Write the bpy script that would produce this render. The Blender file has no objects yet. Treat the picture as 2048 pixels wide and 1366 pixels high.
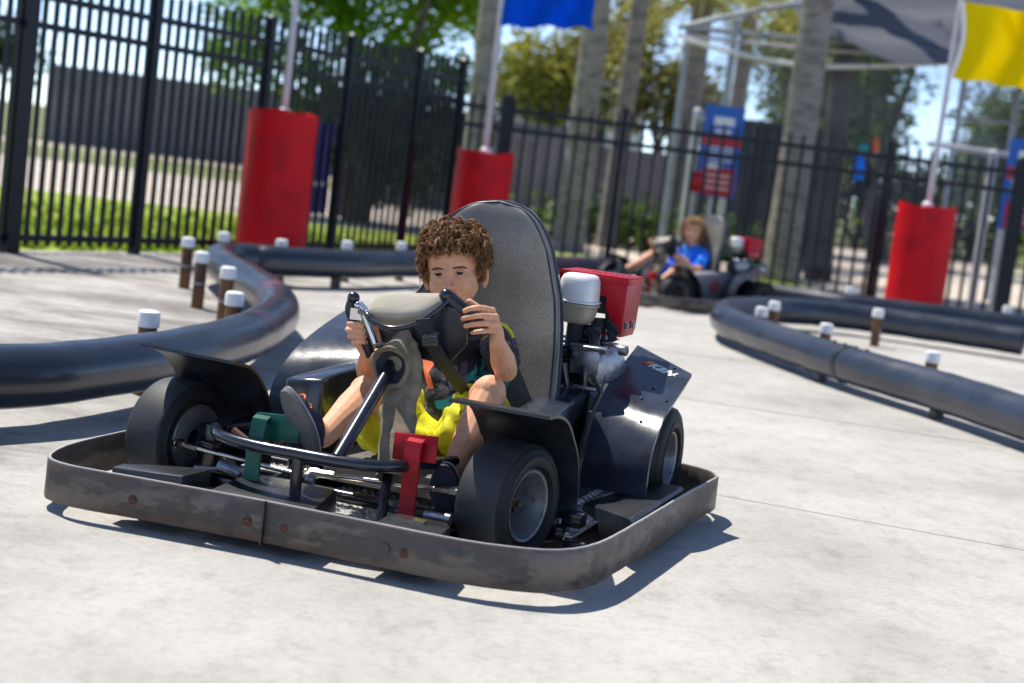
import bpy, bmesh, math, random
import numpy as np
from mathutils import Vector, Matrix

# ------------------------------------------------------------------ camera
sc = bpy.context.scene
COL = sc.collection
R_ = math.radians
CAM_H = 0.92
cam_d = bpy.data.cameras.new("camera")
cam = bpy.data.objects.new("camera", cam_d); COL.objects.link(cam)
cam_d.sensor_width = 36.0
cam_d.lens = 56.25
cam_d.clip_end = 2000
cam_d.clip_start = 0.05
PITCH = math.atan(360/3200)
cam.matrix_world = (Matrix.Translation((0, 0, CAM_H)) @ Matrix.Rotation(math.pi/2 - PITCH, 4, 'X')
                    @ Matrix.Rotation(R_(7.0), 4, 'Z'))
cam_d.dof.use_dof = True
cam_d.dof.focus_distance = 3.95
cam_d.dof.aperture_fstop = 2.8
sc.camera = cam

# ------------------------------------------------------------------ light
SUN_DIR = Vector((-0.42, 0.377, 1.0)).normalized()      # towards the sun
w = bpy.data.worlds.new("World"); sc.world = w; w.use_nodes = True
nt = w.node_tree
bg = nt.nodes['Background']
sky = nt.nodes.new('ShaderNodeTexSky'); sky.sky_type = 'NISHITA'
sky.sun_disc = False
sky.sun_elevation = math.asin(SUN_DIR.z)
sky.sun_rotation = math.atan2(SUN_DIR.x, SUN_DIR.y)
sky.altitude = 7000; sky.air_density = 1.0; sky.dust_density = 0.0; sky.ozone_density = 2.0
tint = nt.nodes.new('ShaderNodeMix'); tint.data_type = 'RGBA'; tint.blend_type = 'MULTIPLY'; tint.inputs[0].default_value = 1.0
tint.inputs[7].default_value = (1.16, 1.03, 0.93, 1)
nt.links.new(sky.outputs[0], tint.inputs[6]); nt.links.new(tint.outputs[2], bg.inputs[0])
bg.inputs[1].default_value = 0.15
sun_d = bpy.data.lights.new("sun", 'SUN'); sun_d.energy = 3.3; sun_d.angle = R_(0.53)
sun_d.color = (1.0, 0.945, 0.85)
sun = bpy.data.objects.new("sun", sun_d); COL.objects.link(sun)
sun.location = (0, 0, 20)
sun.rotation_euler = SUN_DIR.to_track_quat('Z', 'Y').to_euler()
sc.view_settings.view_transform = 'Standard'
sc.view_settings.look = 'None'
sc.view_settings.exposure = 0.95
sc.view_settings.gamma = 1.0
sc.cycles.max_bounces = 8
sc.cycles.transparent_max_bounces = 24

rnd = random.Random(7)
def sstep(a, b, x):
    t = np.clip((x-a)/(b-a), 0, 1); return t*t*(3-2*t)

# ------------------------------------------------------------------ materials
def mat(name, base, rough=0.5, metal=0.0, var=0.0, vscale=20.0, bump=0.0, bscale=60.0, coat=0.0,
        col2=None, lo=0.4, hi=0.6, detail=4.0, sss=0.0, stretch=None, rough2=None, spec=None, island=0.0, transl=0.0):
    m = bpy.data.materials.new(name); m.use_nodes = True
    n = m.node_tree.nodes; l = m.node_tree.links
    b = n['Principled BSDF']
    b.inputs['Base Color'].default_value = (*base, 1)
    b.inputs['Roughness'].default_value = rough
    b.inputs['Metallic'].default_value = metal
    if coat: b.inputs['Coat Weight'].default_value = coat; b.inputs['Coat Roughness'].default_value = 0.08
    if spec is not None: b.inputs['Specular IOR Level'].default_value = spec
    if sss:
        b.inputs['Subsurface Weight'].default_value = sss
        b.inputs['Subsurface Radius'].default_value = (0.012, 0.004, 0.002)
        b.inputs['Subsurface Scale'].default_value = 1.0
    tc = n.new('ShaderNodeTexCoord'); src = tc.outputs['Object']
    if stretch:
        mp = n.new('ShaderNodeMapping'); mp.inputs['Scale'].default_value = stretch
        l.new(src, mp.inputs[0]); src = mp.outputs[0]
    if var or col2:
        nz = n.new('ShaderNodeTexNoise'); nz.inputs['Scale'].default_value = vscale; nz.inputs['Detail'].default_value = detail
        nz.inputs['Roughness'].default_value = 0.62
        l.new(src, nz.inputs[0])
        cr = n.new('ShaderNodeValToRGB')
        c2 = col2 if col2 else tuple(min(1, c*(1+var)) for c in base)
        c1 = base if col2 else tuple(c*(1-var) for c in base)
        cr.color_ramp.elements[0].position = lo; cr.color_ramp.elements[0].color = (*c1, 1)
        cr.color_ramp.elements[1].position = hi; cr.color_ramp.elements[1].color = (*c2, 1)
        l.new(nz.outputs[0], cr.inputs[0]); l.new(cr.outputs[0], b.inputs['Base Color'])
        if rough2 is not None:
            mr = n.new('ShaderNodeMapRange'); mr.inputs[1].default_value = lo; mr.inputs[2].default_value = hi
            mr.inputs[3].default_value = rough; mr.inputs[4].default_value = rough2
            l.new(nz.outputs[0], mr.inputs[0]); l.new(mr.outputs[0], b.inputs['Roughness'])
        if island:
            gi = n.new('ShaderNodeNewGeometry'); hs = n.new('ShaderNodeHueSaturation')
            mr = n.new('ShaderNodeMapRange'); mr.inputs[3].default_value = 1-island; mr.inputs[4].default_value = 1+island
            l.new(gi.outputs['Random Per Island'], mr.inputs[0]); l.new(mr.outputs[0], hs.inputs['Value'])
            l.new(cr.outputs[0], hs.inputs['Color']); l.new(hs.outputs[0], b.inputs['Base Color'])
    if bump:
        nb = n.new('ShaderNodeTexNoise'); nb.inputs['Scale'].default_value = bscale; nb.inputs['Detail'].default_value = 5
        l.new(src, nb.inputs[0])
        bp = n.new('ShaderNodeBump'); bp.inputs['Strength'].default_value = min(1, bump); bp.inputs['Distance'].default_value = 0.004
        l.new(nb.outputs[0], bp.inputs['Height']); l.new(bp.outputs[0], b.inputs['Normal'])
    if transl:
        out = [x for x in n if x.type == 'OUTPUT_MATERIAL'][0]
        tr = n.new('ShaderNodeBsdfTranslucent'); mx = n.new('ShaderNodeMixShader'); mx.inputs[0].default_value = transl
        ic = b.inputs['Base Color']
        if ic.is_linked: l.new(ic.links[0].from_socket, tr.inputs[0])
        else: tr.inputs[0].default_value = (*base, 1)
        l.new(b.outputs[0], mx.inputs[1]); l.new(tr.outputs[0], mx.inputs[2]); l.new(mx.outputs[0], out.inputs[0])
    return m

M = {}
M['black_paint'] = mat('black_paint', (0.012, 0.014, 0.018), 0.22, var=0.5, vscale=9, coat=0.3, bump=0.08, bscale=30)
M['tube_paint'] = mat('tube_paint', (0.012, 0.015, 0.024), 0.24, coat=0.4, bump=0.05, bscale=80)
M['black_plastic'] = mat('black_plastic', (0.016, 0.018, 0.023), 0.36, var=0.45, vscale=14, bump=0.15, bscale=120)
M['fender'] = mat('fender_plastic', (0.022, 0.028, 0.043), 0.17, col2=(0.045, 0.054, 0.075), lo=0.42, hi=0.75, vscale=9, detail=8, bump=0.08, bscale=45, rough2=0.26, spec=0.6)
M['rubber'] = mat('tyre_rubber', (0.012, 0.012, 0.013), 0.6, spec=0.35, var=0.25, vscale=6, bump=0.12, bscale=150)
M['tread'] = mat('tyre_tread', (0.030, 0.030, 0.032), 0.6, var=0.2, vscale=5, stretch=(1, 4, 1), bump=0.06, bscale=90)
M['rim'] = mat('rim_metal', (0.26, 0.27, 0.28), 0.42, 0.6, col2=(0.16, 0.13, 0.11), lo=0.5, hi=0.7, vscale=30)
M['hub'] = mat('rusty_hub', (0.05, 0.04, 0.035), 0.6, 0.4, col2=(0.20, 0.08, 0.035), lo=0.45, hi=0.6, vscale=60)
M['rust'] = mat('rust', (0.06, 0.035, 0.028), 0.8, 0.1, col2=(0.14, 0.055, 0.03), vscale=200)
M['steel'] = mat('bright_steel', (0.60, 0.56, 0.48), 0.24, 1.0, col2=(0.34, 0.29, 0.22), lo=0.5, hi=0.8, vscale=90)
M['chrome'] = mat('chrome', (0.62, 0.64, 0.66), 0.12, 1.0)
M['alu'] = mat('cast_aluminium', (0.32, 0.33, 0.36), 0.34, 0.85, col2=(0.10, 0.10, 0.11), lo=0.5, hi=0.75, vscale=45, bump=0.2, bscale=120)
M['plate'] = mat('tread_plate_metal', (0.78, 0.77, 0.73), 0.32, 0.55, col2=(0.30, 0.27, 0.24), lo=0.5, hi=0.75, vscale=25)
M['red'] = mat('red_paint', (0.40, 0.004, 0.012), 0.36, var=0.18, vscale=12, spec=0.28, bump=0.04)
M['green'] = mat('green_paint', (0.004, 0.085, 0.055), 0.32, var=0.2, vscale=20, spec=0.35)
M['white_plastic'] = mat('white_plastic', (0.74, 0.75, 0.74), 0.38, var=0.05, vscale=14)
M['beige_plastic'] = mat('beige_plastic', (0.36, 0.33, 0.27), 0.45, col2=(0.30, 0.26, 0.2), lo=0.5, hi=0.8, vscale=25)
M['vinyl_beige'] = mat('beige_vinyl', (0.38, 0.345, 0.275), 0.65, spec=0.25, var=0.08, vscale=8, bump=0.15, bscale=200)
M['canvas'] = mat('olive_canvas', (0.20, 0.160, 0.105), 0.85, spec=0.15, col2=(0.31, 0.26, 0.18), vscale=14, bump=1.0, bscale=28)
M['strap'] = mat('black_webbing', (0.020, 0.021, 0.024), 0.75, bump=0.3, bscale=400)
M['cowl_grey'] = mat('silver_grey_cowl', (0.20, 0.20, 0.215), 0.4, var=0.15, vscale=8)
M['concrete'] = None
M['pipe'] = mat('black_polyethylene_pipe', (0.018, 0.024, 0.038), 0.26, col2=(0.034, 0.042, 0.060), lo=0.40, hi=0.7, vscale=3.0, bump=0.15, bscale=5, rough2=0.36, spec=0.7)
M['pipe_scuffed'] = mat('scuffed_black_pipe', (0.018, 0.024, 0.038), 0.26, col2=(0.10, 0.024, 0.045), lo=0.52, hi=0.66, vscale=1.6, detail=6, bump=0.15, bscale=5, rough2=0.40, spec=0.7)
M['post_wood'] = mat('rusty_post', (0.085, 0.042, 0.022), 0.75, col2=(0.26, 0.115, 0.035), lo=0.4, hi=0.65, vscale=14, stretch=(1, 1, 0.35), bump=0.5, bscale=40)
M['cap'] = mat('white_cap', (0.80, 0.80, 0.78), 0.45, var=0.04, vscale=20)
M['fence'] = mat('black_fence_paint', (0.004, 0.007, 0.013), 0.4, spec=0.3)
M['barrel'] = mat('barrel_red', (0.58, 0.003, 0.009), 0.5, spec=0.2, col2=(0.40, 0.003, 0.009), lo=0.48, hi=0.66, vscale=4, detail=9, bump=0.1, bscale=8)
M['pole_white'] = mat('pole_grey_white', (0.52, 0.50, 0.52), 0.5, var=0.1, vscale=3)
M['flag_blue'] = mat('blue_flag_cloth', (0.002, 0.13, 0.72), 0.8, spec=0.1, transl=0.45)
M['flag_yellow'] = mat('yellow_flag_cloth', (0.95, 0.78, 0.003), 0.8, spec=0.1, transl=0.5)
M['white'] = mat('white_paint', (0.78, 0.78, 0.78), 0.5)
M['galv'] = mat('galvanised_metal', (0.33, 0.35, 0.38), 0.45, 0.3, var=0.15, vscale=3)
M['palm'] = mat('palm_bark', (0.30, 0.265, 0.235), 0.85, col2=(0.17, 0.145, 0.13), lo=0.42, hi=0.62, vscale=5, stretch=(1, 1, 2.5), bump=0.6, bscale=12)
M['bark'] = mat('dark_bark', (0.075, 0.058, 0.045), 0.9, var=0.3, vscale=6, bump=0.6, bscale=14)
M['sign_blue'] = mat('sign_blue', (0.010, 0.11, 0.46), 0.45)
M['sign_red'] = mat('sign_red', (0.50, 0.012, 0.03), 0.45)
M['sign_purple'] = mat('banner_violet_blue', (0.09, 0.09, 0.36), 0.5, var=0.2, vscale=3)
M['wall_grey'] = mat('grey_wall', (0.15, 0.155, 0.175), 0.8, var=0.12, vscale=1.2)
M['dark_shade'] = mat('dark_screen', (0.028, 0.030, 0.038), 0.8)
M['orange'] = mat('orange_mark', (0.85, 0.30, 0.02), 0.4)
M['skin'] = mat('skin', (0.72, 0.355, 0.200), 0.52, spec=0.3, col2=(0.80, 0.42, 0.25), vscale=45, sss=0.12, bump=0.05, bscale=180)
M['lip'] = mat('lip', (0.42, 0.15, 0.12), 0.45, sss=0.1)
M['hair'] = mat('brown_hair', (0.14, 0.065, 0.028), 0.6, col2=(0.44, 0.24, 0.11), lo=0.42, hi=0.68, vscale=45, island=0.5, spec=0.2)
M['hair_fair'] = mat('fair_hair', (0.22, 0.11, 0.045), 0.6, col2=(0.50, 0.30, 0.13), vscale=30, island=0.35)
M['eye_white'] = mat('eye_white', (0.62, 0.58, 0.56), 0.2)
M['iris'] = mat('iris_dark', (0.016, 0.008, 0.005), 0.35, spec=0.3)
M['lash'] = mat('lash_dark', (0.018, 0.010, 0.008), 0.7)
M['brow'] = mat('brow_hair', (0.10, 0.052, 0.030), 0.8)
M['shorts'] = mat('yellow_shorts', (0.70, 0.66, 0.010), 0.75, var=0.08, vscale=10, bump=1.0, bscale=38)
M['blue_shirt'] = mat('bright_blue_shirt', (0.005, 0.20, 0.90), 0.7, var=0.12, vscale=9)
M['shoe_sole'] = mat('grey_shoe_sole', (0.13, 0.125, 0.115), 0.8, var=0.15, vscale=40, bump=0.3, bscale=120)
M['shoe_navy'] = mat('navy_shoe', (0.020, 0.024, 0.042), 0.7, bump=0.2, bscale=200)
M['shoe_rim'] = mat('pale_shoe_rim', (0.36, 0.37, 0.40), 0.6)
M['mark_dark'] = mat('dark_print', (0.05, 0.01, 0.012), 0.5)
M['violet'] = mat('violet_pad', (0.27, 0.20, 0.40), 0.7, var=0.2, vscale=40)
M['teal'] = mat('teal_print', (0.03, 0.30, 0.32), 0.7)
M['lime'] = mat('lime_trim', (0.60, 0.66, 0.02), 0.7)
M['shirt_blue_print'] = mat('blue_print', (0.01, 0.22, 0.55), 0.7)
M['orange_print'] = mat('orange_print', (0.80, 0.16, 0.06), 0.7)
M['grey_print'] = mat('grey_print', (0.16, 0.14, 0.18), 0.75)

def ramp(n, pts):
    cr = n.new('ShaderNodeValToRGB'); e = cr.color_ramp.elements
    while len(e) < len(pts): e.new(0.5)
    for k, (p, c) in enumerate(pts): e[k].position = p; e[k].color = (*c, 1) if len(c) == 3 else c
    return cr

def make_concrete():
    m = bpy.data.materials.new('concrete'); m.use_nodes = True
    n = m.node_tree.nodes; l = m.node_tree.links; b = n['Principled BSDF']
    b.inputs['Roughness'].default_value = 0.82; b.inputs['Specular IOR Level'].default_value = 0.3
    g = n.new('ShaderNodeNewGeometry')
    def noise(scale, det, rough, st=(1, 1, 1), rot=0.0, off=0):
        mp = n.new('ShaderNodeMapping'); mp.vector_type = 'POINT'
        mp.inputs['Scale'].default_value = st; mp.inputs['Rotation'].default_value = (0, 0, rot)
        mp.inputs['Location'].default_value = (off, off, 0)
        l.new(g.outputs['Position'], mp.inputs[0])
        z = n.new('ShaderNodeTexNoise'); z.inputs['Scale'].default_value = scale; z.inputs['Detail'].default_value = det
        z.inputs['Roughness'].default_value = rough; l.new(mp.outputs[0], z.inputs[0]); return z.outputs[0]
    def mix(a, bb, fac, mode='MIX'):
        x = n.new('ShaderNodeMix'); x.data_type = 'RGBA'; x.blend_type = mode
        for s, v in ((x.inputs[0], fac), (x.inputs[6], a), (x.inputs[7], bb)):
            if hasattr(v, 'is_linked'): l.new(v, s)
            elif isinstance(v, tuple): s.default_value = (*v, 1)
            else: s.default_value = v
        return x.outputs[2]
    base = ramp(n, [(0.30, (0.34, 0.325, 0.300)), (0.50, (0.46, 0.443, 0.412)), (0.70, (0.535, 0.518, 0.485))])
    l.new(noise(0.9, 8, 0.6), base.inputs[0])
    # long dark rubber streaks along the driving direction
    st = ramp(n, [(0.56, (0, 0, 0)), (0.80, (0.28, 0.28, 0.28))]); l.new(noise(2.2, 9, 0.7, (0.28, 1.9, 1), R_(-14)), st.inputs[0])
    c = mix(base.outputs[0], (0.27, 0.265, 0.265), st.outputs[0])
    # stains stronger towards the left far run-off slab
    sp = n.new('ShaderNodeSeparateXYZ'); l.new(g.outputs['Position'], sp.inputs[0])
    mr = n.new('ShaderNodeMapRange'); mr.inputs[1].default_value = -0.7; mr.inputs[2].default_value = -1.5
    mr.inputs[3].default_value = 0.0; mr.inputs[4].default_value = 1.0; l.new(sp.outputs[0], mr.inputs[0])
    s2 = ramp(n, [(0.44, (0, 0, 0)), (0.60, (1, 1, 1))]); l.new(noise(1.5, 10, 0.72, (0.65, 1.25, 1), R_(5), 3.3), s2.inputs[0])
    mm = n.new('ShaderNodeMath'); mm.operation = 'MULTIPLY'; l.new(mr.outputs[0], mm.inputs[0]); l.new(s2.outputs[0], mm.inputs[1])
    c = mix(c, (0.20, 0.185, 0.17), mm.outputs[0])
    # fine speckle
    s3 = ramp(n, [(0.30, (0.60, 0.59, 0.57)), (0.52, (1, 1, 1)), (0.75, (1.0, 1.0, 1.0))]); l.new(noise(42, 8, 0.85), s3.inputs[0])
    c = mix(c, s3.outputs[0], 0.6, 'MULTIPLY')
    s5 = ramp(n, [(0.36, (0.70, 0.69, 0.66)), (0.52, (1, 1, 1))]); l.new(noise(4.5, 12, 0.8, (1.3, 0.7, 1), 0, 11), s5.inputs[0])
    c = mix(c, s5.outputs[0], 0.25, 'MULTIPLY')
    s4 = ramp(n, [(0.33, (0.50, 0.48, 0.45)), (0.50, (1, 1, 1))]); l.new(noise(9, 10, 0.78, (1.2, 0.8, 1), R_(-14), 7), s4.inputs[0])
    c = mix(c, s4.outputs[0], 0.45, 'MULTIPLY')
    # saw-cut joints: |p . n - c| < w
    def joint(a, bpt, wd=0.006):
        ax, ay = a; bx, by = bpt; L = math.hypot(bx-ax, by-ay); nx, ny = -(by-ay)/L, (bx-ax)/L
        d = n.new('ShaderNodeVectorMath'); d.operation = 'DOT_PRODUCT'; d.inputs[1].default_value = (nx, ny, 0)
        l.new(g.outputs['Position'], d.inputs[0])
        s = n.new('ShaderNodeMath'); s.operation = 'SUBTRACT'; l.new(d.outputs['Value'], s.inputs[0]); s.inputs[1].default_value = nx*ax+ny*ay
        k = n.new('ShaderNodeMath'); k.operation = 'ABSOLUTE'; l.new(s.outputs[0], k.inputs[0])
        q = n.new('ShaderNodeMapRange'); q.inputs[1].default_value = wd*0.6; q.inputs[2].default_value = wd*1.6
        q.inputs[3].default_value = 1; q.inputs[4].default_value = 0; l.new(k.outputs[0], q.inputs[0]); return q.outputs[0]
    for a, bb, wd in (((0.671, 4.747), (1.522, 4.489), 0.0048), ((-2.424, 7.492), (-1.357, 7.265), 0.010),
                      ((-2.878, 8.851), (-2.081, 8.80), 0.012), ((1.834, 11.067), (3.195, 9.943), 0.009)):
        c = mix(c, (0.16, 0.15, 0.15), joint(a, bb, wd))
    l.new(c, b.inputs['Base Color'])
    bp = n.new('ShaderNodeBump'); bp.inputs['Strength'].default_value = 0.35; bp.inputs['Distance'].default_value = 0.004
    l.new(noise(38, 8, 0.75), bp.inputs['Height']); l.new(bp.outputs[0], b.inputs['Normal'])
    return m
M['concrete'] = make_concrete()
M['grass'] = mat('grass', (0.16, 0.27, 0.012), 0.9, col2=(0.36, 0.42, 0.03), lo=0.38, hi=0.62, vscale=2.2, detail=9, bump=1.0, bscale=30)
M['grass_blade'] = mat('grass_blades', (0.20, 0.33, 0.014), 0.7, col2=(0.42, 0.50, 0.04), vscale=1.5, island=0.4, transl=0.3)
M['road'] = mat('pale_road', (0.52, 0.45, 0.38), 0.85, var=0.1, vscale=0.5)
M['earth'] = mat('far_ground', (0.16, 0.18, 0.06), 0.9, var=0.25, vscale=0.2)
M['leaf_bright'] = mat('bright_leaves', (0.09, 0.22, 0.008), 0.6, spec=0.2, col2=(0.24, 0.40, 0.014), vscale=1.1, island=0.45, transl=0.5)
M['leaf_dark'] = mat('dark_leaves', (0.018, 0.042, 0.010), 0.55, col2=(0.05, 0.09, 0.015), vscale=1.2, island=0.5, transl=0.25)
M['leaf_olive'] = mat('olive_leaves', (0.18, 0.19, 0.025), 0.6, col2=(0.34, 0.33, 0.05), vscale=1.0, island=0.4, transl=0.35)
M['leaf_brown'] = mat('dry_leaves', (0.16, 0.15, 0.03), 0.7, col2=(0.28, 0.24, 0.06), vscale=1.0, island=0.4, transl=0.3)
M['leaf_mid'] = mat('mid_leaves', (0.06, 0.12, 0.02), 0.6, col2=(0.15, 0.22, 0.035), vscale=1.0, island=0.45, transl=0.3)

def make_band():
    m = mat('worn_steel_band', (0.048, 0.046, 0.045), 0.45, 0.3, col2=(0.080, 0.074, 0.068), lo=0.42, hi=0.58, vscale=7, detail=9, bump=0.2, bscale=60, rough2=0.6)
    n = m.node_tree.nodes; l = m.node_tree.links; b = n['Principled BSDF']
    old = b.inputs['Base Color'].links[0].from_socket
    tc = n.new('ShaderNodeTexCoord'); sx = n.new('ShaderNodeSeparateXYZ'); l.new(tc.outputs['Object'], sx.inputs[0])
    z = n.new('ShaderNodeTexNoise'); z.inputs['Scale'].default_value = 22; z.inputs['Detail'].default_value = 8; l.new(tc.outputs['Object'], z.inputs[0])
    # scuffed lower/upper borders with brown rust bloom
    a = n.new('ShaderNodeMath'); a.operation = 'MULTIPLY_ADD'; a.inputs[1].default_value = 0.055; l.new(z.outputs[0], a.inputs[0]); l.new(sx.outputs[2], a.inputs[2])
    rp = ramp(n, [(0.060, (1, 1, 1)), (0.076, (0, 0, 0)), (0.118, (0, 0, 0)), (0.150, (1, 1, 1))]); l.new(a.outputs[0], rp.inputs[0])
    mx = n.new('ShaderNodeMix'); mx.data_type = 'RGBA'; l.new(rp.outputs[0], mx.inputs[0]); l.new(old, mx.inputs[6]); mx.inputs[7].default_value = (0.13, 0.090, 0.068, 1)
    # patches worn by collisions
    z2 = n.new('ShaderNodeTexNoise'); z2.inputs['Scale'].default_value = 5.5; z2.inputs['Detail'].default_value = 10; z2.inputs['Roughness'].default_value = 0.7
    mp = n.new('ShaderNodeMapping'); mp.inputs['Scale'].default_value = (1, 1, 2.5); l.new(tc.outputs['Object'], mp.inputs[0]); l.new(mp.outputs[0], z2.inputs[0])
    r2 = ramp(n, [(0.49, (0, 0, 0)), (0.57, (0.9, 0.9, 0.9))]); l.new(z2.outputs[0], r2.inputs[0])
    m2 = n.new('ShaderNodeMix'); m2.data_type = 'RGBA'; l.new(r2.outputs[0], m2.inputs[0]); l.new(mx.outputs[2], m2.inputs[6]); m2.inputs[7].default_value = (0.15, 0.128, 0.108, 1)
    ed = ramp(n, [(0.1187, (0, 0, 0)), (0.1195, (1, 1, 1))]); l.new(sx.outputs[2], ed.inputs[0])  # top edge in a pale bare-steel tone: a highlight painted into the colour
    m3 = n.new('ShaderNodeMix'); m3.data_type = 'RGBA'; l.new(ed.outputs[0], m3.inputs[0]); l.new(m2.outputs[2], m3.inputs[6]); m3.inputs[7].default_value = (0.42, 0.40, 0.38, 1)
    l.new(m3.outputs[2], b.inputs['Base Color'])
    return m
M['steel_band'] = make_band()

def make_seat_mat():
    m = bpy.data.materials.new('speckled_vinyl'); m.use_nodes = True
    n = m.node_tree.nodes; l = m.node_tree.links; b = n['Principled BSDF']
    tc = n.new('ShaderNodeTexCoord')
    z = n.new('ShaderNodeTexNoise'); z.inputs['Scale'].default_value = 330; z.inputs['Detail'].default_value = 4; l.new(tc.outputs['Object'], z.inputs[0])
    r = ramp(n, [(0.34, (0.11, 0.105, 0.092)), (0.66, (0.25, 0.24, 0.215))]); l.new(z.outputs[0], r.inputs[0])
    z2 = n.new('ShaderNodeTexNoise'); z2.inputs['Scale'].default_value = 9; z2.inputs['Detail'].default_value = 6; l.new(tc.outputs['Object'], z2.inputs[0])
    # worn smooth dark vinyl near the head rest
    sx = n.new('ShaderNodeSeparateXYZ'); l.new(tc.outputs['Object'], sx.inputs[0])
    a = n.new('ShaderNodeMath'); a.operation = 'MULTIPLY_ADD'; a.inputs[1].default_value = 0.12; l.new(z2.outputs[0], a.inputs[0]); l.new(sx.outputs[2], a.inputs[2])
    q = ramp(n, [(0.76, (0, 0, 0)), (0.83, (1, 1, 1))]); l.new(a.outputs[0], q.inputs[0])
    mx = n.new('ShaderNodeMix'); mx.data_type = 'RGBA'; l.new(q.outputs[0], mx.inputs[0]); l.new(r.outputs[0], mx.inputs[6]); mx.inputs[7].default_value = (0.12, 0.118, 0.120, 1)
    l.new(mx.outputs[2], b.inputs['Base Color'])
    st_ = ramp(n, [(0.35, (0.62, 0.60, 0.57)), (0.62, (1, 1, 1))]); z4 = n.new('ShaderNodeTexNoise'); z4.inputs['Scale'].default_value = 5; z4.inputs['Detail'].default_value = 9; z4.inputs['Roughness'].default_value = 0.7; l.new(tc.outputs['Object'], z4.inputs[0]); l.new(z4.outputs[0], st_.inputs[0])
    m5 = n.new('ShaderNodeMix'); m5.data_type = 'RGBA'; m5.blend_type = 'MULTIPLY'; m5.inputs[0].default_value = 0.8; l.new(mx.outputs[2], m5.inputs[6]); l.new(st_.outputs[0], m5.inputs[7]); l.new(m5.outputs[2], b.inputs['Base Color'])
    b.inputs['Roughness'].default_value = 0.42
    bp = n.new('ShaderNodeBump'); bp.inputs['Strength'].default_value = 0.25; bp.inputs['Distance'].default_value = 0.002
    l.new(z.outputs[0], bp.inputs['Height']); l.new(bp.outputs[0], b.inputs['Normal'])
    return m
M['seat'] = make_seat_mat()

def make_shirt_mat():
    m = bpy.data.materials.new('printed_shirt'); m.use_nodes = True
    n = m.node_tree.nodes; l = m.node_tree.links; b = n['Principled BSDF']; b.inputs['Roughness'].default_value = 0.8
    tc = n.new('ShaderNodeTexCoord')
    z = n.new('ShaderNodeTexNoise'); z.inputs['Scale'].default_value = 16; z.inputs['Detail'].default_value = 1.5; z.inputs['Distortion'].default_value = 1.6
    l.new(tc.outputs['Object'], z.inputs[0])
    k = (0.020, 0.021, 0.028)
    r = ramp(n, [(0.0, k), (0.29, (0.03, 0.20, 0.22)), (0.31, k), (0.56, (0.085, 0.075, 0.11)), (0.68, (0.65, 0.17, 0.07)), (0.71, k)])
    r.color_ramp.interpolation = 'CONSTANT'; l.new(z.outputs[0], r.inputs[0]); l.new(r.outputs[0], b.inputs['Base Color'])
    z3 = n.new('ShaderNodeTexNoise'); z3.inputs['Scale'].default_value = 26; l.new(tc.outputs['Object'], z3.inputs[0])
    bp = n.new('ShaderNodeBump'); bp.inputs['Strength'].default_value = 0.8; bp.inputs['Distance'].default_value = 0.006
    l.new(z3.outputs[0], bp.inputs['Height']); l.new(bp.outputs[0], b.inputs['Normal'])
    return m
M['shirt'] = make_shirt_mat()

def make_net_mat(name, col, fac, nsc=1.2):
    m = bpy.data.materials.new(name); m.use_nodes = True
    n = m.node_tree.nodes; l = m.node_tree.links; b = n['Principled BSDF']
    b.inputs['Base Color'].default_value = (*col, 1); b.inputs['Roughness'].default_value = 0.8
    out = [x for x in n if x.type == 'OUTPUT_MATERIAL'][0]
    t = n.new('ShaderNodeBsdfTransparent'); mx = n.new('ShaderNodeMixShader')
    tc = n.new('ShaderNodeTexCoord'); z = n.new('ShaderNodeTexNoise'); z.inputs['Scale'].default_value = nsc; z.inputs['Detail'].default_value = 5 if nsc > 1 else 1
    mp = n.new('ShaderNodeMapping'); mp.inputs['Scale'].default_value = (0.5, 1, 3.0); l.new(tc.outputs['Object'], mp.inputs[0]); l.new(mp.outputs[0], z.inputs[0])
    mr = n.new('ShaderNodeMapRange'); mr.inputs[1].default_value = 0.35; mr.inputs[2].default_value = 0.65
    mr.inputs[3].default_value = fac*(0.5 if nsc > 1 else 0.88); mr.inputs[4].default_value = min(1, fac*1.5); l.new(z.outputs[0], mr.inputs[0])
    l.new(mr.outputs[0], mx.inputs[0]); l.new(t.outputs[0], mx.inputs[1]); l.new(b.outputs[0], mx.inputs[2]); l.new(mx.outputs[0], out.inputs[0])
    return m
M['net'] = make_net_mat('net_mesh', (0.20, 0.22, 0.27), 0.26)
M['shade_cloth'] = make_net_mat('shade_cloth', (0.10, 0.11, 0.14), 0.95, 0.4)

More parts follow.
